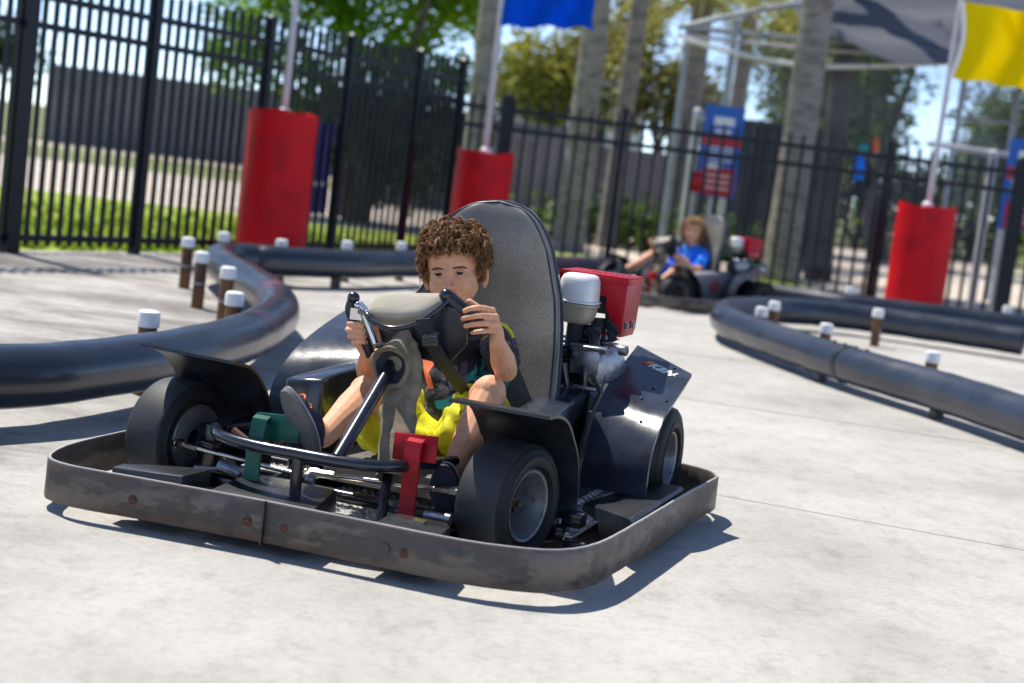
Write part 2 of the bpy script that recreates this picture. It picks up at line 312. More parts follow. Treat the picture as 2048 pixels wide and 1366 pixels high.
# ------------------------------------------------------------------ mesh helpers
class MB:
    def __init__(s): s.v = []; s.f = []
    def add(s, vs, fs):
        o = len(s.v); s.v += [tuple(map(float, p)) for p in vs]; s.f += [tuple(o+i for i in f) for f in fs]; return s
    def box(s, c, d, rot=None, taper=1.0):
        hx, hy, hz = d[0]/2, d[1]/2, d[2]/2
        vs = []
        for z in (-1, 1):
            k = taper if z > 0 else 1
            for x, y in ((-1, -1), (1, -1), (1, 1), (-1, 1)): vs.append(Vector((x*hx*k, y*hy*k, z*hz)))
        if rot is not None:
            mm = rot if isinstance(rot, Matrix) else Matrix.Rotation(rot, 3, 'Z')
            vs = [mm @ v for v in vs]
        vs = [(v.x+c[0], v.y+c[1], v.z+c[2]) for v in vs]
        return s.add(vs, [(3, 2, 1, 0), (4, 5, 6, 7), (0, 1, 5, 4), (1, 2, 6, 5), (2, 3, 7, 6), (3, 0, 4, 7)])
    def tube(s, pts, r, seg=12, cap=True, closed=False, flat=None):
        pts = [Vector(p) for p in pts]; n = len(pts)
        rs = r if hasattr(r, '__len__') else [r]*n
        up = None; rings = []
        for i, p in enumerate(pts):
            a = pts[i-1] if (i > 0 or closed) else pts[i]
            b = pts[(i+1) % n] if (i < n-1 or closed) else pts[i]
            t = (b-a)
            t = t.normalized() if t.length > 1e-9 else Vector((0, 0, 1))
            if up is None:
                up = Vector((0, 0, 1)) if abs(t.z) < 0.9 else Vector((1, 0, 0))
            u = (up - t*up.dot(t))
            if u.length < 1e-6: u = t.orthogonal()
            u.normalize(); w_ = t.cross(u); up = u
            fx, fy = flat if flat else (1, 1)
            rings.append([p + (u*math.cos(2*math.pi*k/seg)*fx + w_*math.sin(2*math.pi*k/seg)*fy)*rs[i] for k in range(seg)])
        vs = [v for rg in rings for v in rg]; fs = []
        m = n if closed else n-1
        for i in range(m):
            j = (i+1) % n
            for k in range(seg):
                k2 = (k+1) % seg
                fs.append((i*seg+k, i*seg+k2, j*seg+k2, j*seg+k))
        if cap and not closed:
            fs.append(tuple(reversed(range(seg)))); fs.append(tuple((n-1)*seg+k for k in range(seg)))
        return s.add(vs, fs)
    def capsule(s, pts, rs, seg=14):
        """tube with rounded ends (closed, for remeshing)"""
        pts = [Vector(p) for p in pts]; rs = list(rs) if hasattr(rs, '__len__') else [rs]*len(pts)
        d0 = (pts[0]-pts[1]).normalized(); d1 = (pts[-1]-pts[-2]).normalized()
        pre = [(pts[0]+d0*rs[0]*math.cos(a), rs[0]*max(0.02, math.sin(a))) for a in (0.05, 0.5, 1.0)]
        post = [(pts[-1]+d1*rs[-1]*math.cos(a), rs[-1]*max(0.02, math.sin(a))) for a in (1.0, 0.5, 0.05)]
        P = [p for p, _ in pre]+pts+[p for p, _ in post]; Rr = [r for _, r in pre]+rs+[r for _, r in post]
        return s.tube(P, Rr, seg)
    def ell(s, c, r, rot=None, nu=20, nv=14):
        vs = []; fs = []
        for j in range(nv+1):
            th = math.pi*j/nv
            for i in range(nu):
                ph = 2*math.pi*i/nu
                v = Vector((r[0]*math.sin(th)*math.cos(ph), r[1]*math.sin(th)*math.sin(ph), r[2]*math.cos(th)))
                if rot is not None: v = rot @ v
                vs.append((v.x+c[0], v.y+c[1], v.z+c[2]))
        for j in range(nv):
            for i in range(nu):
                i2 = (i+1) % nu; fs.append((j*nu+i, (j+1)*nu+i, (j+1)*nu+i2, j*nu+i2))
        return s.add(vs, fs)
    def lathe(s, prof, c=(0, 0, 0), axis='Z', seg=32, rot=None, closed=False):
        vs = []; fs = []
        for (r, h) in prof:
            for k in range(seg):
                a = 2*math.pi*k/seg
                v = Vector((r*math.cos(a), r*math.sin(a), h))
                if axis == 'X': v = Vector((h, r*math.cos(a), r*math.sin(a)))
                if axis == 'Y': v = Vector((r*math.cos(a), h, r*math.sin(a)))
                if rot is not None: v = rot @ v
                vs.append((v.x+c[0], v.y+c[1], v.z+c[2]))
        n = len(prof)
        for i in range(n if closed else n-1):
            j = (i+1) % n
            for k in range(seg):
                k2 = (k+1) % seg; fs.append((i*seg+k, i*seg+k2, j*seg+k2, j*seg+k))
        return s.add(vs, fs)
    def grid(s, rows):
        nr, nc = len(rows), len(rows[0])
        return s.add([p for r in rows for p in r], [(i*nc+j, i*nc+j+1, (i+1)*nc+j+1, (i+1)*nc+j) for i in range(nr-1) for j in range(nc-1)])
    def sheet(s, rows, th):
        """thick sheet from a grid of points: offset by th along the (approx.) normal, with closed rim"""
        nr, nc = len(rows), len(rows[0])
        P = [[Vector(p) for p in r] for r in rows]; Q = []
        for i in range(nr):
            q = []
            for j in range(nc):
                a = P[min(i+1, nr-1)][j]-P[max(i-1, 0)][j]; b = P[i][min(j+1, nc-1)]-P[i][max(j-1, 0)]
                nn = a.cross(b); nn = nn.normalized() if nn.length > 1e-12 else Vector((0, 0, 1))
                q.append(P[i][j]-nn*th)
            Q.append(q)
        vs = [p for r in P for p in r]+[p for r in Q for p in r]; o = nr*nc; fs = []
        for i in range(nr-1):
            for j in range(nc-1):
                a, b, c, d = i*nc+j, i*nc+j+1, (i+1)*nc+j+1, (i+1)*nc+j
                fs.append((a, d, c, b)); fs.append((o+a, o+b, o+c, o+d))
        rim = [(0, j) for j in range(nc)]+[(i, nc-1) for i in range(1, nr)]+[(nr-1, j) for j in range(nc-2, -1, -1)]+[(i, 0) for i in range(nr-2, 0, -1)]
        for k in range(len(rim)):
            a = rim[k]; b = rim[(k+1) % len(rim)]; ia = a[0]*nc+a[1]; ib = b[0]*nc+b[1]
            fs.append((ia, ib, o+ib, o+ia))
        return s.add(vs, fs)
    def prism(s, poly, z0, z1, fn=None):
        n = len(poly)
        vs = [(x, y, z0) for x, y in poly]+[(x, y, z1) for x, y in poly]
        if fn: vs = [fn(*v) for v in vs]
        return s.add(vs, [tuple(reversed(range(n))), tuple(range(n, 2*n))]+[(k, (k+1) % n, n+(k+1) % n, n+k) for k in range(n)])
    def mesh(s, name, smooth=True, angle=40, bevel=0, fix=True):
        me = bpy.data.meshes.new(name); me.from_pydata(s.v, [], s.f)
        bm = bmesh.new(); bm.from_mesh(me)
        if fix: bmesh.ops.recalc_face_normals(bm, faces=bm.faces)
        if bevel:
            es = [e for e in bm.edges if len(e.link_faces) == 2 and e.calc_face_angle(0) > R_(35)]
            if es: bmesh.ops.bevel(bm, geom=es, offset=bevel, segments=2, affect='EDGES', profile=0.5, clamp_overlap=True)
        bm.to_mesh(me); bm.free()
        if smooth:
            me.shade_smooth()
            try: me.set_sharp_from_angle(angle=R_(angle))
            except Exception: pass
        me.update(); return me
    def build(s, name, m, parent=None, smooth=True, angle=40, bevel=0, label=None, fix=True):
        me = s.mesh(name, smooth, angle, bevel, fix); return link(name, me, m, parent, label)

def link(name, me, m, parent=None, label=None):
    o = bpy.data.objects.new(name, me); COL.objects.link(o)
    if m is not None:
        me.materials.clear(); me.materials.append(M[m] if isinstance(m, str) else m)
    if parent is not None: o.parent = parent
    if label: o['label'] = label
    return o
def tag(o, label=None, cat=None, group=None, kind=None):
    if label: o['label'] = label
    if cat: o['category'] = cat
    if group: o['group'] = group
    if kind: o['kind'] = kind
    return o
def empty(name, loc=(0, 0, 0), rz=0, label=None, cat=None, group=None):
    o = bpy.data.objects.new(name, None); COL.objects.link(o); o.location = loc; o.rotation_euler = (0, 0, rz)
    o.empty_display_size = 0.1
    return tag(o, label, cat, group)
def copy_tree(o, parent=None):
    c = o.copy(); COL.objects.link(c); c.parent = parent
    for ch in [x for x in bpy.data.objects if x.parent == o]: copy_tree(ch, c)
    return c
def catmull(pts, n=8, closed=False):
    pts = [Vector(p) for p in pts]; out = []; N = len(pts)
    for i in range(N if closed else N-1):
        if closed: p0, p1, p2, p3 = pts[i-1], pts[i], pts[(i+1) % N], pts[(i+2) % N]
        else: p0, p1, p2, p3 = pts[max(i-1, 0)], pts[i], pts[i+1], pts[min(i+2, N-1)]
        for k in range(n):
            t = k/n
            out.append(0.5*((2*p1)+(-p0+p2)*t+(2*p0-5*p1+4*p2-p3)*t*t+(-p0+3*p1-3*p2+p3)*t**3))
    if not closed: out.append(pts[-1])
    return out

# ================================================================== THE SETTING
def flat(name, pts, z, m):
    mb = MB(); mb.add([(x, y, z) for x, y in pts], [tuple(range(len(pts)))])
    o = mb.build(name, m, smooth=False, fix=False); tag(o, kind='structure'); return o
flat('ground', [(-400, -60), (400, -60), (400, 600), (-400, 600)], -0.03, 'earth')
# concrete track slab, edge follows the two fences
FD = Vector((0.486, 0.874, 0)).normalized(); FN = Vector((-FD.y, FD.x, 0))
FA = Vector((-3.112, 9.642, 0))
def FP(t, off=0.0): p = FA+FD*t+FN*off; return (p.x, p.y)
CORNER = Vector((-0.72, 13.98, 0))
tL = (CORNER-FA).length
slab = MB()
xs = [FP(-14, 0.10), FP(tL, 0.10), (CORNER.x+0.3, 14.42), (30, 14.5), (30, -8), (-14, -8)]
slab.add([(x, y, 0.0) for x, y in xs], [tuple(range(len(xs)))])
o = slab.build('track_pavement', 'concrete', smooth=False, fix=False); tag(o, kind='structure')
# lawn left of the fence, pale road beyond it
flat('lawn', [FP(-14, 0.101), FP(tL+0.3, 0.101), (-0.2, 14.6), (2.6, 15.0), (3.2, 17.4), (-3.2, 17.2), (-14, 16.6)], -0.006, 'grass')
flat('road', [(-60, 16.2), (-14, 16.55), (-3.2, 17.15), (3.2, 17.35), (4, 22), (4, 39.5), (-60, 39.5)], -0.012, 'road')
flat('path', [(0.8, 14.44), (30, 14.52), (30, 32), (4.5, 32), (3.25, 17.3), (2.2, 15.1)], -0.004, 'road')
# verge strip across the road
flat('verge', [(-60, 26.0), (-5.2, 27.0), (-3.0, 31), (-3, 36.5), (-60, 30.5)], -0.008, 'earth')

def grass_tufts():
    r = random.Random(3); mb = MB()
    for _ in range(9000):
        t = r.uniform(-6, tL+0.6); off = 0.12+abs(r.gauss(0, 1))*1.7
        if off > 5.2: continue
        x, y = FP(t, off)
        if y > 16.4+0.06*x: continue
        h = r.uniform(0.02, 0.06)*(1.3 if off < 0.3 else 1); a = r.uniform(0, 6.28); wd = r.uniform(0.012, 0.03)
        dx, dy = math.cos(a)*wd, math.sin(a)*wd; lx_, ly_ = r.uniform(-.04, .04), r.uniform(-.04, .04)
        mb.add([(x-dx, y-dy, -0.006), (x+dx, y+dy, -0.006), (x+lx_, y+ly_, h)], [(0, 1, 2)])
    o = mb.build('grass', 'grass_blade', smooth=False, fix=False); tag(o, 'bright green lawn grass growing behind the black fence', 'grass', kind='stuff')
grass_tufts()

# ------------------------------------------------------------------ fences
def fence_panel(A, B, spacing, parent, hp_=1.49, r1=1.41, r2=1.285):
    A = Vector(A); B = Vector(B); d = B-A; L = d.length; u = d/L; ang = math.atan2(u.y, u.x)
    mb = MB(); n = max(1, round(L/spacing)); mid = (A+B)/2
    for k in range(n):
        p = A+u*((k+0.5)*L/n)
        mb.box((p.x, p.y, hp_/2+0.02), (0.0255, 0.0255, hp_-0.04), ang)
        mb.lathe([(0.018, hp_), (0.016, hp_+0.01), (0.001, hp_+0.055)], (p.x, p.y, 0), seg=4, rot=Matrix.Rotation(ang+math.pi/4, 3, 'Z'))
    for z in (0.09, r2, r1):
        mb.box((mid.x, mid.y, z), (L-0.03, 0.036, 0.040), ang)
    return mb.build('fence_panel', 'fence', parent, smooth=False)
def fence_post(p, ang, wd, h, parent):
    mb = MB(); mb.box((p[0], p[1], h/2), (wd, wd, h), ang)
    mb.box((p[0], p[1], h+0.010), (wd+0.016, wd+0.016, 0.02), ang)
    mb.lathe([(wd*0.72, h+0.020), (0.002, h+0.045)], (p[0], p[1], 0), seg=4, rot=Matrix.Rotation(ang+math.pi/4, 3, 'Z'))
    return mb.build('fence_post', 'fence', parent, smooth=False)
fl = empty('picket_fence', (FA.x, FA.y, 0), 0, 'black metal picket fence along the green lawn on the left, running back to the corner', 'fence', 'black metal fences round the track')
def rel(parent, p): return (p[0]-parent.location.x, p[1]-parent.location.y, 0)
angL = math.atan2(FD.y, FD.x)
tp = [-3.5, -2.3, -1.2, 0.02, 1.11, 2.30, 3.30, 4.28, tL]
for i, t in enumerate(tp):
    wd = 0.10 if i == 3 else 0.062
    fence_post(rel(fl, FP(t)), angL, wd, 1.70, fl)
    if i: fence_panel(rel(fl, FP(tp[i-1])), rel(fl, FP(t)), 0.091, fl, 1.69, 1.550, 1.378)
fr = empty('picket_fence', (CORNER.x, CORNER.y, 0), 0, 'black metal picket fence crossing the back behind the far kart', 'fence', 'black metal fences round the track')
xp = [CORNER.x, -0.29, 0.75, 1.93, 3.11, 4.30, 5.5, 6.7, 7.9]
for i, x in enumerate(xp):
    y = 13.98 if i == 0 else 14.3
    if i: fence_post(rel(fr, (x, y)), 0, 0.062 if i > 1 else 0.09, 1.46, fr)
    if i:
        y0 = 13.98 if i == 1 else 14.3
        fence_panel(rel(fr, (xp[i-1], y0)), rel(fr, (x, y)), 0.113, fr, 1.42, 1.35, 1.185)

# ------------------------------------------------------------------ barrier pipes
def pipe(name, pts, r, m, label, joints=(), feet=(), n=10):
    P = catmull(pts, n); o0 = Vector((P[0].x, P[0].y, 0))
    root = empty('barrier_pipe', o0, 0, label, 'barrier pipe', 'black pipe barriers of the track')
    rr = random.Random(len(pts)); rads = [r*(1+0.012*math.sin(i*0.7)+0.008*rr.uniform(-1, 1)) for i in range(len(P))]
    MB().tube([p-o0 for p in P], rads, 32).build('pipe', m, root, angle=60)
    def at(f): k = min(len(P)-2, int(f*(len(P)-1))); return P[k]-o0, (P[k+1]-P[k]).normalized()
    for f in joints:
        p, t = at(f)
        MB().tube([p-t*0.017, p-t*0.015, p+t*0.015, p+t*0.017], [r*1.0, r*1.045, r*1.045, r*1.0], 32).build('joint_band', 'black_plastic', root)
        for k in range(4):
            q = p+t*(0.05*(k-1.5)*2)+Vector((0, 0, r*1.0)); MB().ell(q, (0.012, 0.012, 0.010), nu=8, nv=6).build('screw_head', 'rust', root)
    for f in feet:
        p, t = at(f); a = math.atan2(t.y, t.x)
        MB().box((p.x, p.y, (p.z-r*0.9)/2), (0.05, 0.045, p.z-r*0.9), a).build('foot', 'black_plastic', root, smooth=False)
    return root
ZP = 0.15
pipe('left', [(x, y, ZP) for x, y in ((-2.7, 3.1), (-1.95, 3.75), (-1.40, 4.42), (-1.27, 4.66), (-1.135, 5.05), (-1.035, 5.50), (-0.985, 5.98), (-0.985, 6.45), (-1.02, 6.90), (-1.15, 7.48), (-1.36, 8.08), (-1.57, 8.62), (-1.72, 9.1), (-1.72, 9.40), (-1.60, 9.55), (-1.43, 9.62), (-1.07, 10.06), (-0.81, 10.6), (-0.45, 11.25), (0.05, 12.0), (0.5, 12.55), (0.95, 12.8), (1.5, 12.6))],
     0.091, 'pipe_scuffed', 'long black pipe barrier with an S-bend on the left, scuffed purple at the bend', feet=(0.62, 0.72, 0.8))
pipe('near', [(x, y, 0.127) for x, y in ((3.434, 10.79), (3.139, 10.93), (2.825, 11.05), (2.532, 11.14), (2.15, 11.15), (1.83, 10.97), (1.54, 10.60), (1.37, 10.25), (1.285, 9.85), (1.262, 9.42), (1.355, 8.93), (1.48, 8.44), (1.59, 8.04), (1.73, 7.66), (1.89, 7.30), (2.01, 6.96), (2.13, 6.56), (2.34, 5.8), (2.65, 5.0))],
     0.0915, 'pipe', 'near black pipe barrier with a joint band and a hairpin at its left end', joints=(0.70,), feet=(0.665, 0.80, 0.9))
pipe('far', [(x, y, 0.127) for x, y in ((1.98, 12.55), (2.26, 12.42), (2.54, 12.30), (2.88, 12.40), (3.35, 12.40), (3.9, 12.3), (4.8, 12.1), (5.8, 11.9))],
     0.090, 'pipe', 'farthest black pipe barrier, passing in front of the red barrel with the yellow flag', feet=(0.3, 0.6))
pipe('second', [(x, y, 0.127) for x, y in ((3.46, 10.78), (3.8, 10.7), (4.6, 10.6), (5.4, 10.6))],
     0.0915, 'pipe', 'short black pipe length continuing the hairpin barrier out of the frame on the right', feet=(0.6,))

def post(x, y, h, label, idx, hidden=False, wc=0.037):
    root = empty('barrier_post', (x, y, 0), rnd.uniform(0, 6), label, 'post', 'capped posts beside the pipe barriers')
    lean = rnd.uniform(-0.01, 0.01)
    MB().tube([(0, 0, -0.002), (lean*0.5, 0, h*0.5), (lean, 0, h-0.02)], 0.031, 18).build('post_shaft', 'post_wood', root)
    MB().lathe([(0.0005, h), (wc*0.7, h-0.0015), (wc*0.93, h-0.006), (wc, h-0.014), (wc*1.01, h-0.056), (wc*0.9, h-0.056), (wc*0.85, h-0.05)], (lean, 0, 0), seg=24).build('post_cap', 'cap', root)
    MB().lathe([(0.0325, h*0.42), (0.033, h*0.42+0.004), (0.0325, h*0.42+0.01)], seg=18).build('bolt_ring', 'galv', root)
posts = [(-1.207, 5.27, 'white-capped post standing alone behind the near left pipe'),
 (-1.10, 6.20, 'nearest white-capped brown post inside the S-bend'),
 (-1.327, 7.28, 'second white-capped rusty post inside the S-bend, just behind the nearest'),
 (-1.585, 7.95, 'leaning brown post with white cap, left of the S-bend, next nearest of the left pair'),
 (-1.84, 8.82, 'leftmost white-capped brown post, farther of the left pair'),
 (-1.79, 9.62, 'white-capped post at the far turn of the S-bend, left of the first red barrel'),
 (-1.47, 9.80, 'white cap showing over the far pipe in front of the first red barrel'),
 (-1.14, 10.45, 'white cap showing over the far pipe right of the first red barrel'),
 (-0.83, 11.05, 'white cap showing over the far pipe just left of the driver'),
 (1.43, 9.36, 'white-capped post at the hairpin tip of the right pipe, the left one'),
 (1.61, 9.98, 'white-capped brown post inside the hairpin of the right pipe'),
 (1.70, 8.72, 'white cap behind the right pipe, left of its joint band'),
 (2.37, 10.50, 'white-capped brown post standing free between the two right pipes'),
 (2.05, 7.78, 'white cap nearest the camera behind the right pipe, right of its joint band'),
 (2.64, 12.83, 'faint white cap behind the farthest pipe, left of the right red barrel'),
 (3.91, 12.83, 'faint white cap behind the farthest pipe at the right edge')]
for i, (x, y, lb) in enumerate(posts): post(x, y, 0.285 if i < 6 else 0.272 if i < 9 else 0.250, lb, i)

# ------------------------------------------------------------------ barrels and flags
def barrel(x, y, d, h, name_label, seed):
    root = empty('barrel', (x, y, 0), seed*1.3, name_label, 'barrel', 'red barrels holding flag poles')
    r = d/2; mb = MB(); rows = []; rr = random.Random(seed); seg = 64
    ph = [rr.uniform(0, 6) for _ in range(6)]
    nz = 30
    for j in range(nz+1):
        z = h*j/nz; row = []
        for k in range(seg):
            a = 2*math.pi*k/seg
            q = r*(1+0.010*math.sin(3*a+ph[0]+z*2)+0.006*math.sin(7*a+ph[1]-z*5)+0.004*math.sin(z*9+ph[2]))
            zz = z+(0.012*math.sin(2*a+ph[3])+0.006*math.sin(5*a+ph[4]) if j == nz else 0)
            row.append((q*math.cos(a), q*math.sin(a), zz))
        rows.append(row)
    vs = [p for rw in rows for p in rw]; fs = []
    for j in range(nz):
        for k in range(seg): fs.append((j*seg+k, j*seg+(k+1) % seg, (j+1)*seg+(k+1) % seg, (j+1)*seg+k))
    o = len(vs); vs += [(p[0]*0.95, p[1]*0.95, p[2]-0.03) for p in rows[-1]]
    for k in range(seg): fs.append((nz*seg+k, nz*seg+(k+1) % seg, o+(k+1) % seg, o+k))
    fs.append(tuple(o+k for k in range(seg)))
    mb.add(vs, fs).build('drum', 'barrel', root, angle=50)
    return root
def flag_pole(x, y, z0, h, r, lean, label):
    root = empty('flag_pole', (x, y, 0), 0, label, 'flag pole', 'pale flag poles standing in the red barrels')
    MB().tube([(0, 0, 0.02), (lean*0.5*h, 0, z0+h*0.5), (lean*h, 0, z0+h)], [r, r*0.95, r*0.9], 16).build('pole', 'pole_white', root)
    MB().lathe([(r*1.0, z0), (r*1.9, z0+0.005), (r*1.9, z0+0.04), (r*1.1, z0+0.06)], seg=20).build('pole_collar', 'white', root)
    return root
barrel(-1.79, 11.38, 0.49, 1.06, 'large red barrel on the left, nearest the lawn, with a bare grey pole', 1)
barrel(-0.41, 13.55, 0.48, 0.965, 'red barrel right behind the seat back of the main kart, holding the blue flag', 2)
barrel(3.30, 13.42, 0.485, 0.968, 'red barrel on the right that holds the yellow flag', 3)
flag_pole(-1.79, 11.38, 1.03, 2.6, 0.024, -0.002, 'grey pole without a visible flag rising from the left red barrel')
flag_pole(-0.41, 13.55, 0.94, 2.6, 0.026, -0.012, 'grey pole carrying the blue flag')
flag_pole(3.30, 13.42, 0.94, 2.6, 0.024, 0.012, 'grey pole carrying the yellow flag')
def flag(name, x, y, z0, wd, ht, m, label, seed, hem=None, skew=0.0, yaw=0.0):
    root = empty(name, (x, y, z0), yaw, label, 'flag', 'flags on the track poles')
    rr = random.Random(seed); p = [rr.uniform(0, 6) for _ in range(5)]; rows = []
    nu, nv = 46, 30
    def pt(u, v):
        amp = 0.085*min(1, u*1.6+0.05)
        yy = amp*(math.sin(u*7.5+v*1.8+p[0])+0.6*math.sin(u*13-v*3.1+p[1])+0.25*math.sin(u*23+v*7+p[4]))
        zz = v*ht+0.03*math.sin(u*5+p[2])*u+skew*u+0.012*math.sin(u*17+p[3])*(1-v)
        xx = u*wd*(1-0.05*math.sin(v*3))+0.012*math.sin(v*9+p[0])*u
        if hem: xx += 0.05*math.sin(v*math.pi)
        return (xx, yy, zz)
    for j in range(nv+1): rows.append([pt(i/nu, j/nv) for i in range(nu+1)])
    MB().sheet(rows, 0.0025).build('cloth', m, root, angle=70)
    if hem:
        MB().sheet([[tuple(Vector(pt(0.0, j/nv))+Vector((dx, -0.004, 0))) for dx in (-0.022, 0.012)] for j in range(nv+1)], 0.003).build('hem', hem, root, angle=70)
    return root
flag('flag', -0.435, 13.54, 2.01, 0.80, 0.55, 'flag_blue', 'bright blue flag hanging at the top of the frame', 5, skew=0.06)
flag('flag', 3.325, 13.38, 2.03, 0.85, 0.62, 'flag_yellow', 'yellow flag with a white hem at the top right', 11, hem='white', skew=-0.075, yaw=-0.25)

# ------------------------------------------------------------------ vegetation
def leaf_cloud(blobs, n, size, seed, flat_=0.0):
    r = np.random.RandomState(seed); wts = np.array([b[3]*b[4]*b[5] for b in blobs])**(0.8); wts /= wts.sum()
    V = []; F = []
    which = r.choice(len(blobs), n, p=wts)
    # leaves gather in sprays so gaps show between them
    nc = max(10, n//28); cc = []
    for k in range(nc):
        b = blobs[r.choice(len(blobs), p=wts)]
        d = r.normal(size=3); d /= np.linalg.norm(d); q = r.uniform(0.35, 1.0)**0.6
        cc.append(np.array([b[0]+d[0]*b[3]*q, b[1]+d[1]*b[4]*q, b[2]+d[2]*b[5]*q]))
    for k in range(n):
        c = cc[r.randint(nc)]+r.normal(size=3)*size*2.1
        s = size*r.uniform(0.6, 1.35)
        a = r.normal(size=3); a[2] *= 0.55; a /= np.linalg.norm(a); b = np.cross(a, r.normal(size=3)); b /= np.linalg.norm(b)
        o = len(V)
        V += [c-a*s, c-b*s*0.42, c+a*s, c+b*s*0.42]; F.append((o, o+1, o+2, o+3))
    mb = MB(); mb.v = [tuple(v) for v in V]; mb.f = F; return mb
def tree(name, base, blobs, n, size, m, seed, label, cat='tree', group=None, tr=0.12, limbs=5, lean=0.0, trunk_m='bark'):
    root = empty(name, base, 0, label, cat, group)
    bl = [(b[0]-base[0], b[1]-base[1], b[2], b[3], b[4], b[5]) for b in blobs]
    leaf_cloud(bl, n, size, seed).build('crown', m, root, smooth=False, fix=False)
    zt = min(b[2] for b in bl); c = np.mean([[b[0], b[1], b[2]] for b in bl], axis=0)
    mb = MB(); r = random.Random(seed)
    fork = Vector((c[0]*0.35+lean, c[1]*0.35, max(0.5, zt*0.6)))
    mb.tube([(0, 0, -0.05), tuple(fork*0.5+Vector((r.uniform(-.05, .05), 0, 0))), tuple(fork)], [tr*1.25, tr, tr*0.85], 12)
    for k in range(limbs):
        b = bl[k % len(bl)]; e = Vector((b[0]+r.uniform(-.4, .4)*b[3], b[1]+r.uniform(-.4, .4)*b[4], b[2]+r.uniform(-.1, .5)*b[5]))
        md = fork.lerp(e, 0.5)+Vector((r.uniform(-.15, .15), r.uniform(-.15, .15), r.uniform(0, .25)))
        mb.tube([tuple(fork), tuple(md), tuple(e)], [tr*0.6, tr*0.35, tr*0.1], 8)
    mb.build('trunk', trunk_m, root, angle=70)
    return root
# bright tree hanging over the left fence
tree('leafy_tree', (-2.2, 19.6, 0), [(-2.4, 19.5, 3.05, 1.35, 1.0, 0.8), (-3.3, 19.2, 2.55, 0.85, 0.9, 0.55), (-1.35, 20.0, 2.75, 0.55, 0.8, 0.5), (-2.0, 19.3, 2.15, 0.7, 0.8, 0.45),
     (-3.55, 18.9, 1.75, 0.45, 0.7, 0.4), (-1.45, 19.6, 1.80, 0.75, 0.7, 0.28), (-2.8, 19, 1.6, 0.4, 0.5, 0.5), (-0.95, 20, 3.3, 0.5, 0.5, 0.35)], 17000, 0.055, 'leaf_bright', 21,
     'bright green leafy tree overhanging the left fence near the bare pole', tr=0.13, limbs=8)
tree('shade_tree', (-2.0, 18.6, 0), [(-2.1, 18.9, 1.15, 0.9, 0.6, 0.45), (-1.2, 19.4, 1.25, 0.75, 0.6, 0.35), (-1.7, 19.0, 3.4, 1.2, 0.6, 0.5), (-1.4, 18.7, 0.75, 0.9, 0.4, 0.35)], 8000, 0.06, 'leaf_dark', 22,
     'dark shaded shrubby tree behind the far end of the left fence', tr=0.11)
tree('round_tree', (-1.9, 46, 0), [(-1.95, 46, 5.4, 0.62, 0.7, 0.75)], 900, 0.13, 'leaf_mid', 23, 'small round dark tree far off above the corner of the fence', group='far trees', tr=0.12)
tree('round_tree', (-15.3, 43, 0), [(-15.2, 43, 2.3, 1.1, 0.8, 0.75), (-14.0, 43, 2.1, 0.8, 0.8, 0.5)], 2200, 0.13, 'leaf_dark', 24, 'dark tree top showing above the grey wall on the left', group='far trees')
tree('olive_tree', (-18.6, 34, 0), [(-18.0, 34, 1.4, 1.6, 0.9, 0.9), (-14.4, 33, 0.9, 0.55, 0.8, 0.7), (-13.6, 33, 1.1, 0.5, 0.6, 0.6)], 2600, 0.12, 'leaf_olive', 25, 'yellow-green shrubby tree at the far left end of the grey wall', group='far trees')
tree('olive_tree', (0.6, 44, 0), [(0.1, 44, 3.6, 1.3, 1.0, 0.8), (1.3, 44, 4.1, 0.9, 1.0, 0.9), (0.5, 43.5, 2.7, 1.8, 0.9, 0.7), (-0.9, 43, 3.1, 0.7, 0.8, 0.5)], 5200, 0.14, 'leaf_olive', 26,
     'olive-yellow tree far behind, seen under the blue flag', group='far trees')
tree('olive_tree', (3.1, 42, 0), [(2.2, 42, 4.6, 0.6, 0.7, 0.9), (3.3, 42, 3.1, 1.3, 0.9, 1.0), (4.3, 42, 2.6, 0.8, 0.9, 0.8)], 3600, 0.14, 'leaf_brown', 27,
     'brownish tree far behind between the palm trunks', group='far trees')
tree('spreading_tree', (6.0, 27, 0), [(5.0, 27, 3.2, 1.1, 1.0, 0.6), (5.3, 27.5, 2.35, 0.9, 0.8, 0.6), (4.1, 27, 3.35, 0.55, 0.8, 0.45), (5.9, 27, 4.1, 1.0, 0.8, 0.5), (4.6, 27, 2.6, 0.9, 0.8, 0.6), (4.9, 27.3, 1.9, 1.0, 0.8, 0.5)], 10500, 0.10, 'leaf_mid', 28,
     'olive spreading tree behind the netting beside the thick grey trunk', group='trees behind the netting', tr=0.16)
tree('green_tree', (9.3, 29, 0), [(8.4, 29, 2.55, 0.8, 0.8, 0.75), (8.2, 29, 1.7, 0.75, 0.8, 0.7), (9.1, 29, 2.2, 0.8, 0.8, 0.7)], 6000, 0.09, 'leaf_mid', 29,
     'green tree behind the netting left of the yellow flag pole', group='trees behind the netting', tr=0.14)
def hedge(base, size, n, m, seed, label, ls=0.07):
    root = empty('hedge', base, 0, label, 'hedge', 'hedges beyond the fence')
    k = max(2, int(size[0]/size[2])); bl = [((i+0.5)/k*size[0]-size[0]/2, 0, size[2]*0.5, size[0]/k*0.75, size[1]/2, size[2]*0.52) for i in range(k)]
    leaf_cloud(bl, n, ls, seed).build('foliage', m, root, smooth=False, fix=False)
    mb = MB(); r = random.Random(seed)
    mb.tube([(-size[0]*0.45, 0, 0.04), (size[0]*0.45, 0, 0.04)], 0.02, 6)
    for i in range(k*3):
        x = r.uniform(-.45, .45)*size[0]; mb.tube([(x, 0, 0.03), (x+r.uniform(-.1, .1), r.uniform(-.1, .1), size[2]*0.6)], [0.025, 0.01], 6)
    mb.build('stems', 'bark', root)
